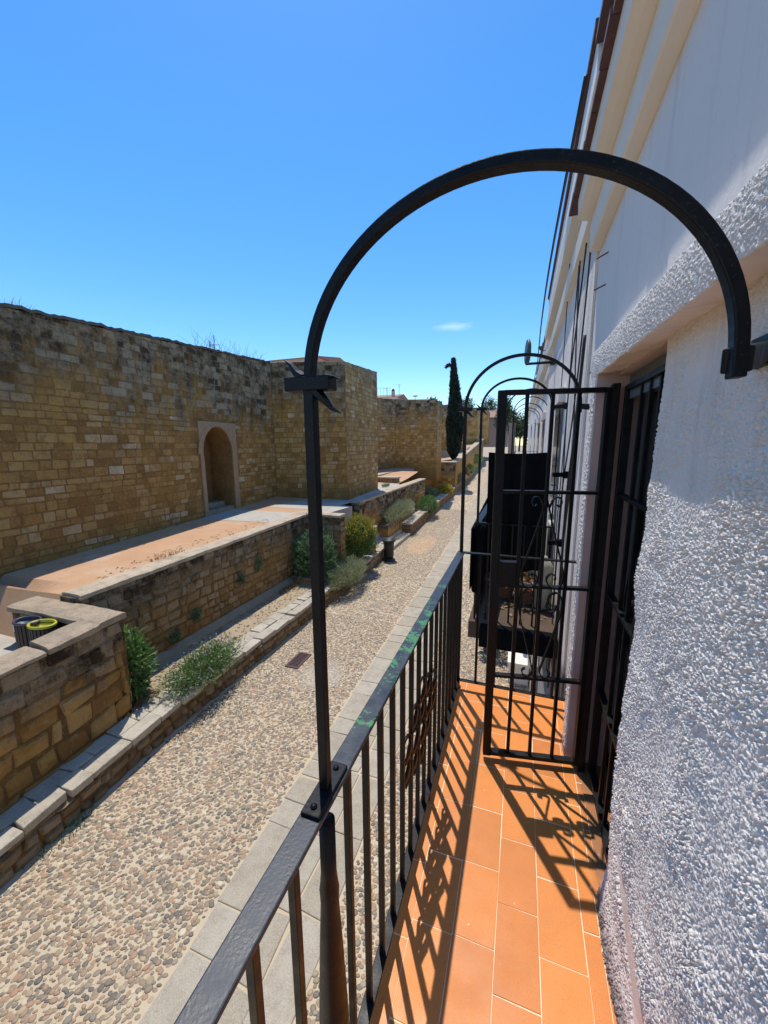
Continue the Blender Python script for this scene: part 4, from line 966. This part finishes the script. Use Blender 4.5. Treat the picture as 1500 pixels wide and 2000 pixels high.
q = MB(); q.tube(smooth_path([(.24, 2.9, 6.72), (.19, 5, 6.6), (.2, 7.5, 6.62), (.25, 11, 6.55), (.28, 16, 6.9)]), .012, 6); tag(q.build('cable', 'black_rubber', smooth=True), 'black cable slung along under the eaves of the far houses', 'cable', 'cables on the facades')
for (z, l_) in ((4.33, 'small black cable clamp high on the second house wall'), (3.75, 'small black cable clamp lower on the second house wall, by the balcony end rail')):
    q = MB(); q.box((.25, 3.48, z), (.37, 3.52, z+.035)); q.box((.33, 3.47, z-.01), (.372, 3.53, z+.045)); tag(q.build('cable_clamp', 'black_sheet'), l_, 'clamp')

# oval mirror on its arm
t_ = empty('traffic_mirror', (.37, 6.0, 5.7), 'oval convex mirror seen edge-on, held out on an iron arm from the second house', 'mirror')
q = MB(); n = 28
prof = [(-.028, .5), (-.024, .93), (-.012, 1.0), (.008, 1.0), (.028, .82), (.040, .4)]
vs = []; fs = []
ang = rad(28); ca, sa = math.cos(ang), math.sin(ang)
for (d, k) in prof:
    for i in range(n):
        a = 2*math.pi*i/n; cy_, cz_ = .15*k*math.cos(a), .168*k*math.sin(a)
        vs.append((.005+d*ca+cy_*sa*-1*.35, 6.0+d*sa+cy_, 5.862+cz_))
for j in range(len(prof)-1):
    for i in range(n): fs.append((j*n+i, j*n+(i+1) % n, (j+1)*n+(i+1) % n, (j+1)*n+i))
fs += [tuple(range(n-1, -1, -1)), tuple((len(prof)-1)*n+i for i in range(n))]
q.add(vs, fs); q.build('mirror_shell', 'mirror_back', t_, smooth=True)
q = MB(); q.bar((-.01, 6.0, 5.705), (.36, 6.0, 5.705), .03, .03); q.bar((.0, 6.0, 5.69), (.0, 6.0, 5.76), .03, .03, (1, 0, 0)); q.box((.30, 5.95, 5.67), (.37, 6.05, 5.74)); q.build('arm', 'iron', t_)
q = MB(); q.lathe([(.0, .05), (.05, .035), (.06, 0), (.03, -.012), (.02, -.04)], (.26, 9.0, 6.55), 14); q.bar((.26, 9, 6.51), (.42, 9, 6.48), .015, .015); tag(q.build('street_lamp', 'mirror_back', smooth=True), 'small dark hooded lamp under the eaves behind the mirror', 'lamp')

# ------------------------------------------------------------------ things on and below the second balcony
def pot(loc, r, h, label, leafm='leaf_green', n=160, L=.09, dry=False):
    t_ = empty('potted_plant', loc, label, 'potted plant', 'potted plants by the second balcony')
    q = MB(); q.lathe([(r*.72, 0), (r, h*.9), (r*1.08, h*.9), (r*1.08, h), (r*.9, h)], loc, 16); q.build('pot', 'pot', t_, smooth=False)
    q = MB(); leaves(q, (loc[0], loc[1], loc[2]+h+.12), r*1.5, r*1.5, .18, n, L, L*.4, .5, int(loc[1]*100)); q.build('foliage', leafm, t_)
    return t_
pot((-.10, 4.15, 2.985), .11, .18, 'brown dry plant in a clay pot on the second balcony, nearest the grille', 'leaf_dry')
pot((.13, 4.05, 2.985), .10, .16, 'low dry plant in a clay pot beside the pale cylinder', 'leaf_dry', 120)
pot((-.22, 4.6, 2.985), .10, .2, 'dry leafy plant in a clay pot by the corner of the second balcony rail', 'leaf_dry', 200)
q = MB(); q.lathe([(.07, 0), (.085, .02), (.085, .42), (.06, .48), (.03, .50), (.03, .53)], (.262, 3.95, 2.985), 18)
tag(q.build('gas_bottle', 'bottle', smooth=True), 'pale greenish cylinder standing on the second balcony against the wall', 'gas bottle') if 'bottle' in MAT else None
t_ = empty('cabinet', (.1, 5.2, 2.98), 'cream sunlit cabinet at the far end of the second balcony', 'cabinet')
q = MB(); q.box((.02, 5.0, 2.99), (.34, 5.4, 3.62)); q.build('body', 'plaster_cream', t_, bevel=.01)
q = MB(); q.box((.05, 4.985, 3.05), (.31, 4.999, 3.56)); q.build('door', 'alu', t_)
q = MB(); q.box((-.28, 3.3, 2.80), (.37, 3.42, 2.98)); tag(q.build('window_trough', 'black_sheet', bevel=.01), 'long black trough hung at the near edge of the second balcony', 'trough')
t_ = empty('wooden_bench', (-.1, 7.6, 0), 'cream painted bench against the house wall under the second balcony', 'bench')
q = MB(); q.box((-.05, 7.2, .40), (.36, 8.6, .46)); q.build('seat', 'plaster_cream', t_)
for y in (7.25, 8.5): q = MB(); q.box((-.03, y, 0), (.34, y+.06, .40)); q.build('leg', 'plaster_cream', t_)
q = MB(); q.box((.31, 7.2, .46), (.355, 8.6, .9)); q.build('backrest', 'plaster_cream', t_)
t_ = plant('shrub', (-.45, 8.3, 0), 'green potted shrub by the house wall below the second balcony', 'shrub')
q = MB(); q.lathe([(.12, 0), (.17, .28), (.15, .28)], (-.45, 8.3, 0), 14); q.build('pot', 'pot', t_)
q = MB(); leaves(q, (-.45, 8.3, .62), .34, .34, .38, 500, .12, .05, .3, 5); q.build('foliage', 'leaf_green', t_)

# ------------------------------------------------------------------ bins
t_ = empty('litter_bin', (-4.86, 14.2, 0), 'black cast iron litter bin on the cobbles at the end of the planter wall', 'litter bin')
q = MB(); q.lathe([(.27, 0), (.27, .04), (.19, .07), (.19, .09)], (-4.86, 14.2, 0), 24); q.build('base', 'bin_iron', t_, smooth=True)
q = MB(); q.lathe([(.185, .085), (.195, .2), (.215, .72), (.225, .78)], (-4.86, 14.2, 0), 24); q.build('drum', 'bin_iron', t_, smooth=True)
q = MB(); q.lathe([(.225, .775), (.27, .79), (.285, .83), (.27, .87), (.22, .87), (.20, .80)], (-4.86, 14.2, 0), 24); q.build('rim', 'bin_iron', t_, smooth=True)
def waste_bin(cx, cy, z0, label, rim):
    t_ = empty('waste_bin', (cx, cy, z0), label, 'waste bin', 'waste bins in the wall corner')
    rx, ry, h = .20, .135, .56; ph = rad(8)
    def P(a, k, z):
        x, y = rx*k*math.cos(a), ry*k*math.sin(a); return (cx+x*math.cos(ph)-y*math.sin(ph), cy+x*math.sin(ph)+y*math.cos(ph), z0+z)
    n = 40; q = MB(); vs = [P(2*math.pi*i/n, .9, z) for z in (0, h-.02) for i in range(n)]
    q.add(vs, [(i, (i+1) % n, n+(i+1) % n, n+i) for i in range(n)]+[tuple(range(n-1, -1, -1))]); q.build('liner', 'bin_iron', t_)
    for i in range(22):   # wooden staves round the body
        a = 2*math.pi*i/22; a1 = a-.105; a2 = a+.105
        q = MB(); q.hexa([P(a1, .92, .02), P(a2, .92, .02), P(a2, 1.0, .02), P(a1, 1.0, .02), P(a1, .92, h-.03), P(a2, .92, h-.03), P(a2, 1.0, h-.03), P(a1, 1.0, h-.03)]); q.build('stave', 'bin_wood', t_)
    q = MB(); vs = []
    for (k, z) in ((1.0, h-.02), (1.04, h-.01), (1.05, h+.01), (1.0, h+.022), (.88, h+.018), (.87, h-.02)):
        vs += [P(2*math.pi*i/n, k, z) for i in range(n)]
    q.add(vs, [(j*n+i, j*n+(i+1) % n, (j+1)*n+(i+1) % n, (j+1)*n+i) for j in range(5) for i in range(n)]); q.build('rim', rim, t_, smooth=True)
    q = MB(); vs = [P(2*math.pi*i/n, k, z) for (k, z) in ((.83, h-.03), (.5, h-.09), (.1, h-.10)) for i in range(n)]
    q.add(vs, [(j*n+i, j*n+(i+1) % n, (j+1)*n+(i+1) % n, (j+1)*n+i) for j in range(2) for i in range(n)]); q.build('liner_bag', 'yellow' if rim == 'yellow' else 'alu', t_, smooth=True)
    return t_, P
waste_bin(-6.44, 3.25, 1.506, 'brown slatted waste bin with bright yellow rim, tucked into the wall corner', 'yellow')
b2, P = waste_bin(-6.78, 3.25, 1.506, 'brown slatted waste bin with dark violet rim and white sticker, beside the yellow one', 'violet')
q = MB(); q.hexa([P(4.1, 1.01, .44), P(4.3, 1.01, .44), P(4.3, 1.03, .44), P(4.1, 1.03, .44), P(4.1, 1.01, .54), P(4.3, 1.01, .54), P(4.3, 1.03, .54), P(4.1, 1.03, .54)]); q.build('sticker', 'label_white', b2)
# drain grate in the lane
t_ = empty('drain_grate', (-4.34, 6.58, 0), 'rusty iron drain grate set in the cobbles', 'drain grate')
q = MB()
q.box((-4.49, 6.29, -.05), (-4.45, 6.88, .024)); q.box((-4.22, 6.29, -.05), (-4.18, 6.88, .024)); q.box((-4.45, 6.29, -.05), (-4.22, 6.33, .024)); q.box((-4.45, 6.84, -.05), (-4.22, 6.88, .024)); q.build('frame', 'rust', t_)
for i in range(11): q = MB(); y = 6.345+i*.0455; q.box((-4.45, y, -.02), (-4.22, y+.022, .020)); q.build('bar', 'rust', t_)
q = MB(); q.box((-4.45, 6.33, .001), (-4.22, 6.84, .004)); q.build('pit_shade', 'black_sheet', t_)  # thin black sheet on the street, painting the darkness of the drain hole

# ------------------------------------------------------------------ planting
def bush(name, label, c, r, n, L, W_, m, cat='bush', up=.3, seed=1, tips=None, shell=.5, lump=.35, flowers=0, stems=True, group=None):
    t_ = plant(name, (c[0], c[1], c[2]-r[2]*.85), label, cat, group)
    if stems:
        q = MB(); rr = random.Random(seed)
        for _ in range(7):
            d = Vector((rr.gauss(0, .5)*r[0], rr.gauss(0, .5)*r[1], r[2]*rr.uniform(.3, .8)))
            b = Vector((c[0]+rr.gauss(0, .08)*r[0], c[1]+rr.gauss(0, .08)*r[1], c[2]-r[2]*.9))
            q.tube([b, b+(Vector(c)-b)*.6+d*.3, Vector(c)+d], .012+.01*r[0], 5, (1, 0, 0), [1, .7, .25])
        q.build('stems', 'bark', t_)
    q = MB(); leaves(q, c, *r, n, L, W_, up, seed, shell, lump); q.build('foliage', m, t_)
    if tips:
        q = MB(); leaves(q, (c[0], c[1], c[2]+r[2]*.42), r[0]*.98, r[1]*.98, r[2]*.75, tips[1], L*.9, W_, .8, seed+1, .85); q.build('new_leaves', tips[0], t_)
    if flowers:
        q = MB(); leaves(q, (c[0], c[1], c[2]+.08), r[0]*1.05, r[1]*1.05, r[2]*1.05, flowers, .035, .03, .5, seed+3, .85); tag(q.build('flowers', 'flower', t_), kind='stuff')
    return t_
bush('flowering_bush', 'sprawling green bush with tiny pale flowers spilling over the planter wall in the foreground', (-5.32, 5.0, .62), (.36, .80, .26), 5200, .075, .018, 'leaf_green', seed=2, flowers=420, lump=.65, shell=.25)
q = MB()
t_ = plant('leafy_plant', (-6.05, 4.05, .4), 'tall leafy green plant squeezed against the corner of the foreground wall', 'plant')
leaves(q, (-6.05, 4.12, .95), .34, .30, .62, 1500, .15, .045, .1, 4, .35, .4); q.build('foliage', 'leaf_green', t_)
q = MB()
for i in range(5): q.tube([(-6.05+.02*i, 4.05, .38), (-6.1+.05*i, 4.1+.03*i, .8), (-6.2+.09*i, 4.0+.08*i, 1.4)], .012, 5, (1, 0, 0), [1, .7, .3])
q.build('stems', 'bark', t_)
bush('oleander', 'dark silvery oleander in the shaded corner behind the front post', (-6.0, 10.3, 1.1), (.66, .5, .74), 3600, .22, .036, 'leaf_olive', 'shrub', .7, 6, lump=.4)
bush('lavender_bush', 'round grey-green lavender mound on the planter wall beside the lane', (-5.1, 10.7, .56), (.50, 1.0, .36), 15000, .10, .012, 'leaf_grey', 'bush', .8, 7, lump=.35, shell=.5)
bush('yellow_bush', 'dense bush with yellow tips at the end of the retaining wall', (-5.45, 12.5, 1.22), (.58, .70, .72), 5500, .10, .04, 'leaf_green', 'bush', .35, 8, ('leaf_yellow', 2600))
bush('clipped_hedge', 'flat-topped grey clipped hedge on the dark trough beyond the steps', (-5.92, 19.0, 1.22), (.55, 2.3, .42), 12000, .11, .018, 'leaf_grey', 'hedge', .7, 9, lump=.28, shell=.6)
bush('round_bush', 'small rounded green bush on the far planter wall', (-5.3, 23.0, .95), (.55, 1.0, .55), 3500, .11, .05, 'leaf_green', 'bush', .3, 10)
far = [(-5.5, 30, 1.1, .5, 1.2, .3, 'leaf_yellow', 'low yellow-green bush on the far planter wall'), (-6.3, 28, .9, .5, .9, .5, 'leaf_grey', 'pale agave-like clump under the moat wall'),
       (-5.4, 36, 1.5, .6, 2.0, .4, 'leaf_grey', 'grey-green bush strip on the far planter, second clump'), (-5.7, 44, 1.9, .8, 3.0, .5, 'leaf_green', 'green hedge strip far along the moat'),
       (-6.0, 54, 2.6, 1.0, 4.0, .7, 'leaf_green', 'farthest green hedge at the lane end'), (-5.5, 40, 1.7, .5, 1.5, .5, 'leaf_dry', 'dry brownish shrub far along the planter')]
for i, (x, y, z, a, b, h, m, l_) in enumerate(far):
    bush('garden_bush', l_, (x, y, z), (a, b, h), 2600, .16, .06, m, 'bush', .3, 20+i, group='bushes along the moat', stems=False)
# weeds rooted in the retaining wall, dry tufts in the bed
for i, (x, y, z, l_) in enumerate(((-6.60, 8.3, 1.45, 'green weed rooted high in the retaining wall'), (-6.60, 6.1, .95, 'small green weed low in the retaining wall'), (-6.60, 7.6, 1.25, 'tiny dark weed in a joint of the retaining wall'), (-6.60, 5.5, .72, 'dark green weed patch near the foot of the retaining wall'))):
    t_ = plant('wall_weed', (x, y, z), l_, 'weed', 'weeds in the retaining wall')
    q = MB(); leaves(q, (x+.02, y, z), .07, .12+.04*(i == 0), .16+.1*(i == 0), 300, .06, .025, -.3, 30+i, .05, .6); q.build('foliage', 'leaf_olive', t_)
for i, (x, y, z, h, n, m, l_) in enumerate(((-5.75, 3.98, .4, .16, 260, 'leaf_dry', 'tuft of dry grass at the foot of the foreground wall corner'), (-6.3, 9.2, .4, .16, 200, 'leaf_dry', 'dry grass tuft in the shaded bed'), (-5.0, 2.35, .0, .10, 240, 'leaf_olive', 'dull green grass at the foot of the planter wall in the foreground'),
      (-7.15, 20.4, 2.3, .3, 260, 'leaf_green', 'grass tuft at the foot of the big tower'), (-4.98, 13.4, 0, .09, 160, 'leaf_olive', 'low weeds by the litter bin'), (-5.0, 18.6, .01, .12, 220, 'leaf_olive', 'green weeds where the steps meet the lane'), (-7.1, 6.0, 2.25, .14, 90, 'leaf_dry', 'dry stalks on the edge of the orange terrace'))):
    t_ = plant('grass_tuft', (x, y, z), l_, 'grass tuft', 'tufts of grass')
    q = MB(); blades(q, (x, y, z), .16, .42, n, h, .005, .6, 40+i); q.build('blades', m, t_)
q = MB(); blades(q, (-9.7, 5.2, 7.33), .2, .4, 36, .3, .004, .5, 60)
tag(q.build('dry_grass', 'leaf_dry'), 'sparse dry stalks sprouting from the near end of the city wall top', 'dry grass')
t_ = plant('dry_shrub', (-10.9, 13.6, 8.1), 'leafless dry shrubs along the top of the city wall before the tower', 'shrub')
q = MB(); rr = random.Random(5)
for i in range(70):
    y = rr.uniform(11.8, 15.2); b = Vector((-10.6+rr.uniform(-.4, .2), y-.9, 7.85)); d = Vector((rr.gauss(0, .25), rr.gauss(0, .35), rr.uniform(.35, .75)))
    q.tube([b, b+d*.6+Vector((rr.gauss(0, .05), 0, 0)), b+d], .007, 4, (1, 0, 0), [1, .7, .3])
q.build('twigs', 'leaf_dry', t_)
t_ = empty('antenna', (-14, 15.5, 8.0), 'dark roof antenna poking up behind the city wall', 'antenna')
q = MB(); q.tube([(-14, 15.5, 7), (-14, 15.5, 9.75)], .015, 6, (1, 0, 0)); q.tube([(-14.3, 15.5, 9.35), (-13.7, 15.5, 9.3)], .012, 5); q.tube([(-14.25, 15.5, 9.5), (-14.25, 15.5, 9.25)], .03, 5, (1, 0, 0)); q.build('mast', 'iron', t_)

q = MB(); rr = random.Random(77)
for _ in range(900):
    k_ = rr.random()
    if k_ < .45: x, y, z = rr.uniform(-6.5, -5.6), rr.uniform(4.2, 9.6), .412
    elif k_ < .6: x, y, z = rr.gauss(-5.0, .06), rr.uniform(3, 14), .012
    elif k_ < .8: x, y = rr.uniform(-7.6, -7.05), rr.uniform(4.5, 10.5); z = tz(x, y)+.01
    elif k_ < .9: x, y, z = rr.uniform(-.3, .3), rr.uniform(3.6, 5.6), 2.99
    else: x, y = rr.uniform(-9.2, -8.6), rr.uniform(5, 10); z = tz(x, y)+.01
    a = rr.uniform(0, 6.28); l = rr.uniform(.02, .05); u_ = Vector((math.cos(a), math.sin(a), rr.uniform(-.1, .25)))*l; v_ = Vector((-math.sin(a), math.cos(a), rr.uniform(-.1, .2)))*l*.4; p = Vector((x, y, z))
    q.add([p-u_, p-v_, p+u_, p+v_], [(0, 1, 2, 3)])
tag(q.build('leaf_litter', 'leaf_dry'), 'dry fallen leaves scattered over the beds, kerb and terrace edge', 'leaf litter', kind='stuff')

# ------------------------------------------------------------------ trees
def cypress(x, y, z0, h, r, label):
    t_ = empty('cypress', (x, y, z0), label, 'cypress')
    q = MB(); q.tube([(x, y, z0-.5), (x, y, z0+h*.5)], .16, 8, (1, 0, 0), [1, .5]); q.build('trunk', 'bark', t_)
    q = MB(); rr = random.Random(3)
    prof = [(0, .25), (.08, .75), (.22, 1.0), (.4, .95), (.6, .72), (.78, .42), (.9, .2), (1.0, .03)]
    for _ in range(15000):
        f_ = rr.random()**.85; k = np.interp(f_, [p[0] for p in prof], [p[1] for p in prof])
        a = rr.uniform(0, 6.283); lean = -.75*max(0, f_-.45)**1.3
        lob = 1+.28*nz((math.cos(a)*1.6, math.sin(a)*1.6, f_*7))+.15*nz((math.cos(a)*4, math.sin(a)*4, f_*22))
        q_ = r*k*lob*(.62+.38*rr.random()**.5)
        p = Vector((x+lean*r*1.1+q_*math.cos(a), y+q_*math.sin(a), z0+f_*h))
        d = Vector((math.cos(a)*.35+rr.gauss(0, .15), math.sin(a)*.35+rr.gauss(0, .15), 1)).normalized(); s_ = d.cross(Vector((rr.gauss(0, 1), rr.gauss(0, 1), 0))).normalized()*.045
        l = rr.uniform(.2, .5)
        q.add([p-s_*.4, p+s_*.4, p+d*l*.5+s_, p+d*l, p+d*l*.5-s_], [(0, 1, 2, 3, 4)])
    for _ in range(220):   # the nodding tip
        f_ = rr.random(); p = Vector((x-.55*r-.72*f_*r, y, z0+h*(.955+.02*math.sin(f_*3)-.015*f_))); d = Vector((-.6+rr.gauss(0, .4), rr.gauss(0, .4), .4+rr.gauss(0, .4))).normalized(); s_ = d.cross(Vector((0, 1, .2))).normalized()*.05; l = rr.uniform(.15, .35)
        q.add([p-s_, p+s_, p+d*l], [(0, 1, 2)])
    q.build('crown', 'leaf_dark', t_); return t_
cypress(-5.95, 36.2, 3.2, 8.7, .66, 'tall dark cypress with a bent tip, standing by the second tower')
def tree(x, y, z0, h, r, label, seed, m='leaf_tree', n=2600, L=.45):
    t_ = empty('tree', (x, y, z0), label, 'tree', 'trees at the lane end'); rr = random.Random(seed)
    q = MB(); q.tube([(x, y, z0-1), (x+.1, y, z0+h*.4), (x, y, z0+h*.75)], .22, 8, (1, 0, 0), [1, .7, .3])
    for _ in range(6): d = Vector((rr.gauss(0, .5)*r, rr.gauss(0, .5)*r, rr.uniform(.2, .5)*h)); b = Vector((x, y, z0+h*.4)); q.tube([b, b+d*.5, b+d], .09, 5, (1, 0, 0), [1, .6, .2])
    q.build('trunk', 'bark', t_)
    q = MB()
    for k in range(9):
        a = rr.uniform(0, 6.28); o = Vector((math.cos(a)*r*.55*rr.random(), math.sin(a)*r*.55*rr.random(), rr.uniform(-.25, .28)*h))
        leaves(q, (x+o.x, y+o.y, z0+h*.68+o.z), r*.5, r*.5, h*.2, n//9, L, L*.5, .2, seed*10+k, .3, .5)
    q.build('crown', m, t_); return t_
tree(-8.9, 40.5, 3.2, 5.7, 1.3, 'small green tree rising behind the lower tower, left of the cypress', 1, L=.3)
tree(-12.5, 95, 5, 9.3, 3.2, 'bushy green tree above the brown roof', 2)
tree(-7.4, 96, 5, 9.0, 2.9, 'second green tree above the brown roof, nearer the grille', 3)
tree(-3.6, 84, 4, 10.0, 2.6, 'tall loose tree seen through the grille left of the hoops', 4)
tree(-.6, 90, 4, 6.4, 3.6, 'dark broad tree closing the lane end inside the nested hoops', 5, n=4000)
tree(1.8, 70, 3, 4.8, 2.2, 'low dark tree beside the far house end', 6)
# brick pier by the far trees
t_ = empty('gate_pier', (-1.35, 60, 1), 'pinkish brown pier rising at the lane end, seen through the grille', 'pier')
q = MB(); q.box((-1.95, 60, 0), (-1.05, 61, 7.4)); q.build('shaft', 'pier', t_)
q = MB(); q.box((-2.05, 59.9, 7.4), (-.95, 61.1, 7.65)); q.build('cap', 'pier', t_)

# ------------------------------------------------------------------ houses beyond the city wall
def far_house(label, a, b, z0, z1, roof, wallm='plaster_far', extra=None):
    t_ = empty('distant_house', ((a[0]+b[0])/2, (a[1]+b[1])/2, z0), label, 'house', 'houses beyond the city wall')
    q = MB(); q.box((a[0], a[1], z0), (b[0], b[1], z1)); q.build('wall', wallm, t_)
    x0, x1, y0, y1 = a[0]-.4, b[0]+.4, a[1]-.4, b[1]+.4; ym = (y0+y1)/2
    q = MB(); q.add([(x0, y0, z1), (x1, y0, z1), (x1, y1, z1), (x0, y1, z1), (x0, ym, z1+roof), (x1, ym, z1+roof)], [(0, 1, 5, 4), (2, 3, 4, 5), (1, 2, 5), (3, 0, 4), (3, 2, 1, 0)]); q.build('roof', 'roof_clay', t_)
    return t_
far_house('low pink roofed house peeping over the city wall before the big tower', (-36, 40), (-22, 50), 3, 14.3, .9, 'plaster_pink')
far_house('red roofed house with roof clutter right of the big tower', (-31, 80), (-25.5, 88), 3, 14.6, 1.0)
far_house('pale roof with a white dish beyond the lower tower', (-24.5, 80), (-18.5, 88), 3, 13.6, .8)
far_house('brown roofed long building right of the cypress', (-13, 88), (-3, 100), 4, 10.3, 2.2, 'plaster_pink')
t_ = empty('satellite_dish', (-21.2, 79.2, 13.6), 'pale satellite dish on the roofline behind the lower tower', 'satellite dish')
q = MB(); q.lathe([(.1, 0), (.45, .06), (.62, .2), (.60, .22), (.4, .1)], (-21.2, 79.2, 14.3), 16); q.build('dish', 'grey_pipe', t_, smooth=True)
q = MB(); q.tube([(-21.2, 79.2, 13.0), (-21.2, 79.2, 14.4)], .05, 6, (1, 0, 0)); q.build('mast', 'grey_pipe', t_)
for (x, h, l_) in ((-24.9, 17.2, 'thin television antenna between the two red roofs'), (-27.6, 16.6, 'short antenna over the red roof nearest the big tower')):
    t_ = empty('antenna', (x, 80, 13.5), l_, 'antenna')
    q = MB(); q.tube([(x, 80, 13.4), (x, 80, h)], .04, 5, (1, 0, 0)); q.tube([(x-.7, 80, h-.2), (x+.5, 80, h-.1)], .03, 4); q.tube([(x-.4, 80, h-.6), (x+.4, 80, h-.55)], .03, 4); q.build('mast', 'grey_pipe', t_)
t_ = empty('roof_railing', (-29, 80, 15), 'thin roof terrace railing beside the big tower', 'railing')
q = MB(); q.tube([(-31, 79.5, 16.6), (-26.6, 79.5, 16.4)], .04, 4)
q.build('rail', 'grey_pipe', t_)
for i in range(7): x = -31+.7*i; q = MB(); q.tube([(x, 79.5, 14.5), (x, 79.5, 16.6-.03*i)], .03, 4, (1, 0, 0)); q.build('upright', 'grey_pipe', t_)
t_ = empty('chimney', (-26.4, 80.5, 14.5), 'dark chimney pot on the red roof right of the big tower', 'chimney')
q = MB(); q.box((-26.7, 80.2, 14.2), (-26.1, 80.8, 15.8)); q.build('stack', 'plaster_pink', t_)
q = MB(); q.lathe([(.35, 0), (.35, .2), (.2, .5)], (-26.4, 80.5, 15.8), 10); q.build('cowl', 'roof_tile', t_)
